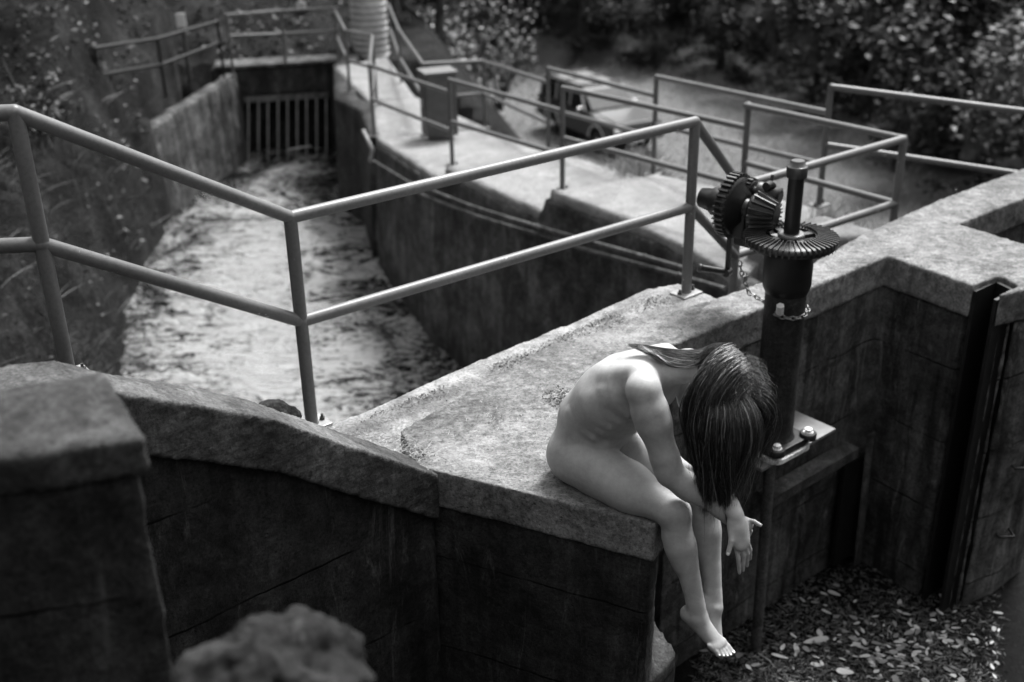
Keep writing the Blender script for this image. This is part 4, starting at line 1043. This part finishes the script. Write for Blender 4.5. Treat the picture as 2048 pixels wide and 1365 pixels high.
# locks lying over the nape and upper back
for i in range(1100):
    u_ = rh.random(); w_ = rh.gauss(0, 1)
    r0, _ = pushout(SKC + (hup * rh.uniform(-.5, .5) - hfc * 1.0 + LF * rh.uniform(-.55, .4)) * .02, 1.02)
    o = rh.uniform(-.05, .13)
    if i % 4: qv = rh.random(); p1 = sag(1392 + rh.uniform(-8, 8), 710 + 40 * qv, -.02 - .05 * qv) ; p2 = sag(1335 + rh.uniform(-6, 6), 696 + 46 * qv, .0 - .07 * qv); p3 = sag(1268 + 34 * qv ** 3 + rh.uniform(-14, 10), 689 + rh.uniform(-2, 4) + 14 * qv ** 3, -.02 - .03 * qv)
    else: p1 = sag(1385, 742 + rh.uniform(-4, 8), -.04); p2 = sag(1345 + rh.uniform(-4, 8), 745 + rh.uniform(-8, 10), -.06); p3 = sag(1308 + rh.uniform(-5, 8), 702 + rh.uniform(-4, 12), -.03)
    P = []
    ctrl = [r0, p1, p2, p3]
    for k in range(19):
        t = k / 18; b = [(1 - t) ** 3, 3 * t * (1 - t) ** 2, 3 * t * t * (1 - t), t ** 3]; P.append(sum((ctrl[j] * b[j] for j in range(4)), Vector()))
    hb.strand(P, rh.uniform(.0004, .0009))
# fly-aways
for i in range(300):
    rootd = (hup * rh.uniform(.5, 1) + hfc * rh.uniform(-.3, 1) + LF * rh.uniform(-.8, .8)); root, _ = pushout(SKC + rootd.normalized() * .02, 1.03)
    P = []; ph = rh.uniform(0, 6.28); amp = rh.uniform(.01, .035); d = (rootd.normalized() + FW * .4).normalized()
    for k in range(14):
        t = k / 13; P.append(root + d * (t * rh.uniform(.045, .075)) + FW * amp * t * math.sin(ph + 5 * t) + LF * amp * t * math.cos(ph + 5 * t) - Z * t * t * .06)
    hb.strand(P, .00045)
hb.build('hair', M['hair'], person)
m = MB(); m.ball((0, 0, 0), 1, 40); m.v = [SKC + hup * v.x * .097 + hfc * v.y * (.093 if v.y < 0 else .082) + LF * v.z * .075 + hup * .002 for v in m.v]
scalp = m.build('scalp_hair', plain('scalp', .05, .5, .4, bump=0), person)

# ------------------------------------------------------------------ vegetation
def cards(P, size, rng, up_bias=.35, aspect=.55, thick=None):    # leaf quads round the given points
    n = len(P); a = rng.normal(size=(n, 3)); a[:, 2] *= up_bias; a /= np.linalg.norm(a, axis=1)[:, None]
    b = rng.normal(size=(n, 3)); b -= (b * a).sum(1)[:, None] * a; b /= np.linalg.norm(b, axis=1)[:, None]; nn = np.cross(a, b)
    s_ = size * rng.uniform(.6, 1.3, n)[:, None]; w = b * s_ * aspect * .5
    v = np.stack([P, P + a * s_ * .5 + w + nn * s_ * .08, P + a * s_, P + a * s_ * .5 - w + nn * s_ * .08], 1).reshape(-1, 3)
    f = np.arange(n * 4).reshape(n, 4); return v, f
def npmesh(name, v, f, mat, parent=None, base=None, smooth=False):
    o0 = np.array(wloc(parent)) if parent is not None else np.array(base if base is not None else (0, 0, 0))
    me = bpy.data.meshes.new(name); me.from_pydata((np.asarray(v) - o0).tolist(), [], np.asarray(f).tolist()); me.materials.append(mat)
    if smooth: me.polygons.foreach_set('use_smooth', [True] * len(me.polygons))
    o = bpy.data.objects.new(name, me); COL.objects.link(o)
    if parent is not None: o.parent = parent
    else: o.location = Vector(o0)
    return o
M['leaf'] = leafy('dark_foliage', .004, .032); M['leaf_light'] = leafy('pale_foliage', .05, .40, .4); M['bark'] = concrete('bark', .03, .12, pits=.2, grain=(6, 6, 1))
def tree_proto(seed, H, rad, nleaf, size, crown_lo, mat, conifer=False):
    rng = np.random.default_rng(seed); rr = random.Random(seed)
    root = bpy.data.objects.new('tree', None); COL.objects.link(root)
    m = MB(); lean = Vector((rr.uniform(-.06, .06), rr.uniform(-.06, .06), 1)); pts = [lean * (H * k / 8) + Vector((rr.uniform(-.1, .1), rr.uniform(-.1, .1), 0)) * (k > 0) for k in range(9)]; pts[0].z = -.6
    m.sweep(pts, [.22 * H / 10 * (1 - .85 * k / 8) + .02 for k in range(9)], 9)
    cl = []
    for i in range(26 if not conifer else 60):
        t = crown_lo + (1 - crown_lo) * (i + rr.random()) / (26 if not conifer else 60); h = t * H; a = rr.uniform(0, 6.28)
        q = (t - crown_lo) / (1 - crown_lo)
        L = rad * ((1.02 - q) if conifer else (math.sin(math.pi * min(1, .18 + .82 * q)) * .9 + .2)) * rr.uniform(.6, 1.1)
        s0 = lean * h; e = s0 + Vector((math.cos(a) * L, math.sin(a) * L, (-.15 if conifer else .35) * L)); m.sweep([s0, s0 + (e - s0) * .5 + Z * .1 * L, e], [.05 * H / 10, .03 * H / 10, .012], 5)
        for k in range(4 if not conifer else 5):
            t2 = .35 + .65 * rr.random(); cl.append((s0 + (e - s0) * t2, rad * (.22 if not conifer else .13) * rr.uniform(.7, 1.3)))
    m.build('trunk', M['bark'], root)
    C_ = np.array([tuple(c[0]) for c in cl]); S_ = np.array([c[1] for c in cl]); pick = rng.integers(0, len(cl), nleaf)
    d = rng.normal(size=(nleaf, 3)); d /= np.linalg.norm(d, axis=1)[:, None]; P = C_[pick] + d * (S_[pick] * rng.uniform(.3, 1.1, nleaf))[:, None] * np.array([1, 1, .65])
    v, f = cards(P, size, rng); npmesh('crown', v, f, mat, root); return root
def place(root, x, y, z, sc, rz, first, label, cat, group, name):
    o = root if first else root.copy()
    if not first:
        COL.objects.link(o)
        for ch_ in list(root.children): c2_ = ch_.copy(); COL.objects.link(c2_); c2_.parent = o
    o.location = (x, y, z); o.scale = (sc, sc, sc); o.rotation_euler = (0, 0, rz); tag(o, label, cat, group); return o
pA = tree_proto(1, 6.5, 2.6, 7500, .19, .0, M['leaf']); pA.name = 'broadleaf_tree'
pB = tree_proto(2, 9, 2.9, 9000, .17, .0, M['leaf'], True); pB.name = 'conifer_tree'
pC = tree_proto(5, 5.5, 2.7, 7000, .20, .0, M['leaf']); pC.name = 'broadleaf_tree'
pos = [(-7, 50), (-3.5, 48.5), (0, 48), (3, 47.6), (6, 46.5), (8.3, 44.5), (9.6, 41.5), (10.6, 38.6), (11.4, 35.8), (12.2, 33), (13, 30.2), (13.9, 27.4), (14.8, 24.6), (16, 21.6), (17.4, 18.5), (19, 15.5),
       (-5, 53), (-1.5, 52.5), (2, 52), (5, 51.5), (8.5, 49.5), (11.5, 46), (13, 42.5), (14, 39), (15, 35.5), (16, 32), (17, 28.5), (18.3, 25)]
used = {}
TL = [('dark broadleaf tree in the mass beyond the low field', 'dark broadleaf trees beyond the field'), ('dark conifer in the mass beyond the low field', 'dark conifers beyond the field')]
def forest(P_, labels, zoff=0, sc0=1.0):
    for i, (x, y) in enumerate(P_):
        k = [0, 1, 2, 0, 2, 1][i % 6]; p = (pA, pB, pC)[k]; j = 1 if k == 1 else 0
        place(p, x, y, ground(x, y) + zoff, sc0 * rnd.uniform(.85, 1.2), rnd.uniform(0, 6.28), k not in used, labels[j][0], 'tree', labels[j][1], p.name); used[k] = 1
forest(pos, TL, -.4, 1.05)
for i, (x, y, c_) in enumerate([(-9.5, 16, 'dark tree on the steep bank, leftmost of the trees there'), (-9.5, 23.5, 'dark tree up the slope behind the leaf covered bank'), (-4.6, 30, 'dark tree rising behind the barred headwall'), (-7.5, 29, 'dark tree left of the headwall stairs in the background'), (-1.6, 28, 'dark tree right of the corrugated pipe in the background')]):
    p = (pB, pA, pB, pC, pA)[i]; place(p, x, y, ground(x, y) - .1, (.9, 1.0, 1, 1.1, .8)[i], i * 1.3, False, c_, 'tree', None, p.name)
# pale leafy bushes left of the field, pale branches at upper right
def bush(x, y, z, r, h, n, size, mat, label, name='bush', stems=9):
    rng = np.random.default_rng(int(abs(x * 31 + y * 17)) + n); rr = random.Random(n + int(y * 7)); t = thing(name, (x, y, z), label, 'bush' if name == 'bush' else 'tree')
    m = MB(); cl = []
    for i in range(stems):
        a = rr.uniform(0, 6.28); L = r * rr.uniform(.4, 1); e = Vector((x + math.cos(a) * L, y + math.sin(a) * L, z + h * rr.uniform(.5, 1))); b = Vector((x + rr.uniform(-.1, .1), y + rr.uniform(-.1, .1), z - .2)); md = b + (e - b) * .5 + Z * .15 * h
        m.sweep([b, md, e], [.05 * h / 4 + .008, .03 * h / 4 + .006, .005], 5)
        for k in range(7): cl.append(tuple(b + (e - b) * rr.uniform(.15, 1.02) + Vector((rr.uniform(-.2, .2), rr.uniform(-.2, .2), rr.uniform(0, .2))) * r))
    m.build('stem', M['bark'], t); C_ = np.array(cl); P = C_[rng.integers(0, len(C_), n)] + rng.normal(size=(n, 3)) * r * .13
    v, f = cards(P, size, rng); npmesh('foliage', v, f, mat, t); return t
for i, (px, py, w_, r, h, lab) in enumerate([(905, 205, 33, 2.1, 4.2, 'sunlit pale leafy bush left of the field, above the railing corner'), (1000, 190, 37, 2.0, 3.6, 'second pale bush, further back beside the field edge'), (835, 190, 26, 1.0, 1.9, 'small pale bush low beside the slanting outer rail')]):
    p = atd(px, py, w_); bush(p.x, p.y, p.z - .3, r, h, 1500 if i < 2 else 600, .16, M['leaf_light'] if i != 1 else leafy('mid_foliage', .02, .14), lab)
p = atd(1935, 300, 24); bush(p.x, p.y, p.z, 1.9, 3.4, 1100, .20, leafy('grey_foliage', .015, .14), 'thin tree with pale leaf sprays at the upper right corner', 'sapling', 12)
p = atd(1790, 330, 30); bush(p.x, p.y, p.z, 1.6, 3.6, 600, .2, leafy('grey_foliage2', .015, .08), 'slim grey leaved sapling in front of the dark right hand trees', 'sapling', 8)
p = atd(75, 250, 13.5); bush(p.x, p.y, p.z - .1, .35, .9, 260, .09, leafy('grey_foliage3', .03, .12), 'small leafy shrub on the steep bank at the left edge')
p = atd(330, 440, 13.5)
# leaf litter on the left slopes, grass on the bank and weeds by the walkway
def scatter(name, region, n, size, mat, lab, cat, kindlab, seed, up_=.15, lift=.02, aspect=.6):
    rng = np.random.default_rng(seed); P = []
    while len(P) < n:
        x = rng.uniform(region[0], region[1]); y = rng.uniform(region[2], region[3])
        if region[4](x, y): P.append((x, y, ground(x, y) + lift))
    v, f = cards(np.array(P), size, rng, up_, aspect); o = npmesh(name, v, f, mat, base=(region[0], region[2], P[0][2])); return tag(o, lab, cat, None, 'stuff')
scatter('leaf_litter', (-13, -2.8, 15, 30, lambda x, y: x < ip(y, XE) - .15 or y > 22), 9000, .10, leafy('litter', .008, .12, .5), 'fallen leaves covering the slope behind the left railing', 'leaf litter', '', 11)
scatter('leaf_litter', (-9, -1.4, 4.5, 17, lambda x, y: x < ip(y, XE) - .02), 4500, .05, leafy('litter2', .006, .05, .5), 'leaves and twigs strewn over the grassy left bank', 'leaf litter', '', 12)
def grass(name, pts, hgt, mat, lab, seed, lean=.5, w=.006, base=None):
    rr = random.Random(seed); hb_ = HB()
    for (x, y, z, hh) in pts:
        a = rr.uniform(0, 6.28); L = hgt * hh * rr.uniform(.5, 1.3); k = lean * rr.uniform(.2, 1.4); P = []
        for j in range(6):
            t = j / 5; P.append(Vector((x + math.cos(a) * k * L * t * t, y + math.sin(a) * k * L * t * t, z + L * t * (1 - .35 * k * t))))
        hb_.strand(P, w)
    root = bpy.data.objects.new('tmp', None); root.location = Vector(pts[0][:3]); V_ = np.concatenate(hb_.v); F_ = np.concatenate(hb_.f)
    bpy.data.objects.remove(root); o = npmesh(name, V_, F_, mat, base=pts[0][:3]); return tag(o, lab, 'grass', None, 'stuff')
rg_ = random.Random(5); G = []
while len(G) < 4200:
    y = rg_.uniform(4.5, 17); x = ip(y, XE) - rg_.uniform(.0, 4.0) ** 1
    if mnoise.noise(Vector((x * .9, y * .9, 0))) > -.15 + rg_.uniform(-.2, .2): G.append((x, y, ground(x, y) - .02, 1))
grass('grass', G, .34, leafy('dry_grass', .010, .07), 'dry drooping grass on the steep left bank beside the water', 5, 1.1, .004)
G = []
for i in range(900):
    p = at(rg_.uniform(1600, 1790), rg_.uniform(385, 440), -.62) + Vector((.25, .35, 0)) * rg_.random(); G.append((p.x + .12, p.y + .18, ground(p.x + .12, p.y + .18), 1))
grass('grass', G, .26, leafy('pale_weeds', .25, .6), 'pale dry weeds standing beside the outer railing foot', 6, .5, .004)
G = []
for i in range(1600):
    p = at(rg_.uniform(1150, 1420), rg_.uniform(335, 380), -1.0) + Vector((.5, .6, 0)) * rg_.uniform(.6, 1.8); G.append((p.x, p.y, ground(p.x, p.y), 1))
grass('grass', G, .34, leafy('verge_grass', .15, .4), 'tufts of dry grass behind the walkway below the parked vehicle', 8, .6, .005)
G = []
for i in range(9000):
    x = rg_.uniform(-3, 12); y = rg_.uniform(24, 46)
    if ground(x, y) > -6.4: continue
    G.append((x, y, ground(x, y), 1))
grass('grass', G, .16, leafy('field_grass', .22, .5), 'short pale grass of the low field around the parked vehicle', 9, .8, .012)

# ------------------------------------------------------------------ parked off-road vehicle
GZ = -7.0
f0 = at(1222, 322, GZ); r0 = at(1078, 258, GZ); vf = (f0 - r0); vf.z = 0; vf.normalize(); vl = Vector((-vf.y, vf.x, 0))
car = bpy.data.objects.new('parked_car', None); COL.objects.link(car); car.location = f0; tag(car, 'dark boxy off road vehicle with pale roof rack parked in the field', 'car')
def cv(x, y, z): return f0 + vf * x + vl * y + Z * z
paint = plain('dark_paint', .02, .4, .4, .0, .1, bump=0); glass = plain('car_glass', .02, .06, .8, bump=0); chrome = plain('chrome', .6, .15, .8, .9, .05, bump=0); tyre = plain('tyre', .03, .9, .2)
def side_prism(m, prof_, y0, y1, inset=0, ztop=9):
    n = len(prof_); a = [cv(x, y0 + (inset if z > 1.1 else 0), z) for x, z in prof_]; b = [cv(x, y1 - (inset if z > 1.1 else 0), z) for x, z in prof_]
    m.add(a + b, [tuple(range(n))[::-1], tuple(range(n, 2 * n))] + [(i, (i + 1) % n, (i + 1) % n + n, i + n) for i in range(n)])
def arch(cx, r=.43, n=8): return [(cx + r * math.cos(math.pi * k / n), .42 + r * math.sin(math.pi * k / n)) for k in range(n + 1)]
Wd, Ln = 1.78, 4.45
m = MB(); prof_ = [(-.05, .5), (-.03, .95), (-.12, 1.03), (-1.30, 1.14), (-Ln + .03, 1.16), (-Ln, .5)] + arch(-Ln + .95)[::-1] + arch(-.82)[::-1]
side_prism(m, prof_, 0, Wd); m.build('body', paint, car, bevel=.03)
m = MB(); side_prism(m, [(-1.32, 1.14), (-1.86, 1.70), (-2.1, 1.76), (-Ln + .35, 1.76), (-Ln + .1, 1.62), (-Ln + .04, 1.16)], .03, Wd - .03, .10); m.build('cabin', paint, car, bevel=.03)
m = MB(); side_prism(m, [(-.14, 1.035), (-.14, 1.06), (-1.28, 1.16), (-1.28, 1.13)], .22, Wd - .22); m.build('bonnet', paint, car, bevel=.01)
def quad(name, P, mat, th=.02):
    m = MB(); n_ = (P[1] - P[0]).cross(P[3] - P[0]).normalized() * th; m.add([p for p in P] + [p + n_ for p in P], [(0, 3, 2, 1), (4, 5, 6, 7), (0, 1, 5, 4), (1, 2, 6, 5), (2, 3, 7, 6), (3, 0, 4, 7)]); return m.build(name, mat, car)
m = MB(); m.box(cv(-3.0, Wd / 2, 1.775), (1.9, Wd - .3, .02), axes=(vf, vl, Z)); m.build('roof', plain('roof_sky_tone', .16, .4, .4, bump=0), car, bevel=.008)  # pale sheet paints the sky's reflection onto the roof
quad('windscreen', [cv(-1.35, .16, 1.19), cv(-1.35, Wd - .16, 1.19), cv(-1.83, Wd - .2, 1.67), cv(-1.83, .2, 1.67)], plain('windscreen', .12, .15, .5, bump=0), .02)  # raised base tone paints reflected sky into the glass
for x0, x1, k in ((-1.62, -2.35, .30), (-2.45, -3.2, 0), (-3.3, -4.15, -.12)):
    quad('side_window', [cv(x0, .02, 1.2), cv(x0 - k, .11, 1.64), cv(x1 - (.1 if k < 0 else 0), .11, 1.64), cv(x1, .02, 1.2)][::-1], glass, .025)
    quad('side_window', [cv(x0, Wd - .02, 1.2), cv(x0 - k, Wd - .11, 1.64), cv(x1, Wd - .11, 1.64), cv(x1, Wd - .02, 1.2)], glass, .025)
for x in (-1.50, -2.40, -3.25, -4.22):
    m = MB(); m.cyl(cv(x, .0, 1.17), cv(x - (.42 if x > -1.6 else .04), .10, 1.70), .028, 8); m.build('pillar_trim', plain('trim', .35, .4, bump=0), car)
for y in (.22, Wd - .22):
    m = MB(); m.tube([cv(-1.95, y, 1.80), cv(-4.05, y, 1.80)], .022, 8); m.build('roof_rail', paint, car)
for x in (-2.1, -3.0, -3.9):
    m = MB(); m.cyl(cv(x, .2, 1.82), cv(x, Wd - .2, 1.82), .022, 8); m.build('roof_bar', paint, car)
m = MB(); m.box(cv(.03, Wd / 2, .58), (.16, Wd + .04, .2), axes=(vf, vl, Z)); m.build('front_bumper', plain('bumper', .06, .5, bump=0), car, bevel=.03)
m = MB(); m.box(cv(.05, Wd / 2, .70), (.14, Wd * .96, .03), axes=(vf, vl, Z)); m.build('bumper_trim', chrome, car, bevel=.005)
m = MB(); m.box(cv(-Ln - .05, Wd / 2, .58), (.16, Wd, .18), axes=(vf, vl, Z)); m.build('rear_bumper', chrome, car, bevel=.02)
m = MB(); m.box(cv(-.02, Wd / 2, .83), (.05, .95, .16), axes=(vf, vl, Z)); gr_ = m.build('grille', plain('grille', .02, .5, bump=0), car)
for k in range(7): m = MB(); m.box(cv(.01, Wd / 2 - .42 + k * .14, .83), (.02, .03, .14), axes=(vf, vl, Z)); m.build('bar', chrome, gr_)
for y in (.22, Wd - .22): m = MB(); m.box(cv(-.015, y, .83), (.06, .24, .15), axes=(vf, vl, Z)); m.build('headlight', plain('lamp_glass', .75, .1, .8, bump=0), car, bevel=.02)
m = MB(); m.box(cv(.12, Wd / 2, .56), (.015, .34, .17), axes=(vf, vl, Z)); m.build('number_plate', plain('number_plate', .7, .4, bump=0), car)
m = MB(); m.box(cv(-Ln + .08, -.01, .95), (.22, .03, .12), axes=(vf, vl, Z)); m.build('tail_light', plain('tail', .6, .15, .8, bump=0), car)
for y, s_ in ((-.1, -1), (Wd + .1, 1)):
    m = MB(); m.box(cv(-1.62, y, 1.2), (.08, .2, .16), axes=(vf, vl, Z)); m.build('mirror', chrome, car, bevel=.03)
for x in (-.82, -Ln + .95):
    for y, s_ in ((.02, -1), (Wd - .24, 1)):
        c0 = cv(x, y, .37); m = MB(); m.lathe(c0, vl, [(0, .22), (.0, .34), (.03, .37), (.19, .37), (.22, .34), (.22, .22)], 28); wh = m.build('wheel', tyre, car)
        m = MB(); m.lathe(c0 + vl * (-.005 if s_ < 0 else .19), vl, [(0, .05), (.01, .2), (.03, .22), (.04, .1)], 20); m.build('rim', chrome, wh)
    m = MB(); P_ = [cv(x + .45 * math.cos(math.pi * k / 12), -.015, .42 + .45 * math.sin(math.pi * k / 12)) for k in range(13)]; m.sweep(P_, .028, 8); m.build('arch_trim', plain('arch', .45, .3, .6, bump=0), car)

# ------------------------------------------------------------------ floating leaves, needles and twigs
leafm = [leafy('wet_leaf_pale', .28, .58, .35), leafy('wet_leaf_grey', .12, .28, .35), leafy('wet_leaf_dark', .10, .22, .3)]
protos = []
for k in range(6):
    m = MB(); n = 12; wv = rnd.uniform(.36, .55); vs = []
    for i in range(n):
        t = 2 * math.pi * i / n; x = math.cos(t) * .5; y = math.sin(t) * .5 * wv * (1 - .35 * math.cos(t)); vs.append((x, y, .06 * abs(y) * 2 + .05 * x * x * rnd.uniform(.3, 1.5)))
    vs.append((0, 0, .0)); m.add(vs, [(i, (i + 1) % n, n) for i in range(n)], True); o = m.build('floating_leaf', leafm[k % 3]); o.data.name = 'leaf'; protos.append(o)
nfl = 0
def onpool(px, py): return at(px, py, PZ + .012)
leafspots = [(1632, 1282, .16), (1668, 1188, .09), (1560, 1315, .10), (1592, 1295, .07), (1690, 1345, .10), (1995, 1228, .06)]
while len(leafspots) < 235:
    px = rnd.gauss(1800, 130); py = rnd.gauss(1290, 55)
    if px < 1400 or py < 1150 or py > 1375 or px > 2000 - (py < 1240) * 60 + (py - 1240) * .1: continue
    if px < 1560 and py < 1290 and rnd.random() < .8: continue
    leafspots.append((px, py, rnd.uniform(.022, .062) * (1.2 if rnd.random() < .15 else 1)))
for i, (px, py, sz) in enumerate(leafspots):
    k = (0 if i < 6 else rnd.choice([0, 0, 1, 1, 2, 3, 4, 5])) ; p = protos[k]; o = p if k not in [q for q in used.get('l', [])] else p.copy()
    if o is p: used.setdefault('l', []).append(k)
    else: COL.objects.link(o)
    o.location = onpool(px, py) + Z * .003 * (i % 3); o.scale = (sz * 1.0, sz * rnd.uniform(.7, 1.4), sz * rnd.uniform(.8, 2.2)); o.rotation_euler = (rnd.uniform(-.15, .15), rnd.uniform(-.15, .15), rnd.uniform(0, 6.28))
    if i == 0: tag(o, 'largest pale leaf floating below the rusty pipe, brightest on the pool', 'leaf', 'leaves floating on the pool')
    else: tag(o, 'small curled leaf floating among needles on the dark pool', 'leaf', 'leaves floating on the pool')
for k in range(6):
    if k not in used.get('l', []): bpy.data.objects.remove(protos[k])
rng = np.random.default_rng(4); P = []
while len(P) < 9000:
    px = rng.uniform(1390, 2010); py = rng.uniform(1120, 1380)
    if rng.random() < np.interp(px, [1390, 1600, 1850, 1990, 2010], [.6, .9, 1, .35, .1]) * np.interp(py, [1120, 1200, 1380], [.15, .6, 1]): P.append(tuple(at(px, py, PZ + .006)))
v, f = cards(np.array(P), .045, rng, .05, .16); tag(npmesh('needle_debris', v, f, leafy('needles', .01, .16, .4), base=P[0]), 'mat of fine needles and twigs floating on the pool', 'debris', None, 'stuff')
# needles and crumbs on the sitting block, ledge and walkway
hbn = HB(); rr = random.Random(9)
def needle(px, py, z, L, w=.0011):
    p = at(px, py, z); a = rr.uniform(0, 6.28); d = Vector((math.cos(a), math.sin(a), 0)); q = Vector((-d.y, d.x, 0)) * rr.uniform(-.2, .2) * L
    hbn.strand([p - d * L / 2, p + q + Z * .004, p + d * L / 2 + Z * rr.uniform(0, .012)], w)
for i in range(170): needle(rr.gauss(825, 26), rr.gauss(905, 12), ZS + .006, rr.uniform(.03, .06))
for i in range(60): needle(rr.gauss(775, 20), rr.gauss(880, 6), ZS + .005, rr.uniform(.03, .06))
for i in range(60): needle(rr.gauss(990, 10), rr.gauss(832, 7), ZS + .006, rr.uniform(.02, .04))
for i in range(220):
    px = rr.uniform(860, 1300); py = rr.uniform(760, 1010)
    if py > 905 + (px - 828) * .24 or py < 860 - (px - 800) * .57 + 8: continue
    needle(px, py, ZS + .004, rr.uniform(.012, .045))
for i in range(420):
    t = rr.random() ** 1.3; px = 690 + t * 620; py = 878 - t * 292 + rr.gauss(0, 7) + 4; needle(px, py, .006, rr.uniform(.012, .05))
for i in range(90): needle(rr.gauss(1128, 18), rr.gauss(796, 8), ZS + .005, rr.uniform(.012, .035), .0022)
for i in range(26):
    p = at(rr.uniform(1420, 1960), rr.uniform(1190, 1360), PZ + .012); a = rr.uniform(0, 6.28); L = rr.uniform(.06, .2); d = Vector((math.cos(a), math.sin(a), 0))
    hbn.strand([p - d * L / 2, p + Vector((-d.y, d.x, .15)) * L * .08, p + d * L / 2], rr.uniform(.0015, .004))
for i in range(160):
    px = rr.uniform(1650, 2040); needle(px, 505 - (px - 1650) * .36 + rr.gauss(0, 16), ZS + .01, rr.uniform(.015, .05))
V_ = np.concatenate(hbn.v); F_ = np.concatenate(hbn.f); tag(npmesh('pine_needles', V_, F_, leafy('dry_needles', .05, .5, .6), base=(at(825, 905, ZS))), 'dry pine needles and twigs scattered over the concrete tops', 'pine needles', None, 'stuff')
P = []
while len(P) < 1500:
    t = rng.random(); px = 660 + t * 690; py = 868 - t * 290 + abs(rng.normal()) * 16 - 3; q = at(px, py, .004)
    if mnoise.noise(Vector((q.x * 3.1, q.y * 3.1, 0))) > rng.uniform(-.1, .35): P.append(tuple(q))
for k in range(420): P.append(tuple(at(rng.normal(1128, 22), rng.normal(797, 10), ZS + .003)))
for k in range(260): P.append(tuple(at(rng.normal(822, 18), rng.normal(912, 8), ZS + .004)))
v, f = cards(np.array(P), .009, rng, .4, .9); tag(npmesh('crumbs', v, f, leafy('crumbs', .03, .22, .8), base=P[0]), 'dark crumbs of bark and soil along the concrete edges', 'debris', None, 'stuff')
print('tris', sum(len(o.data.polygons) for o in bpy.data.objects if o.type == 'MESH'))
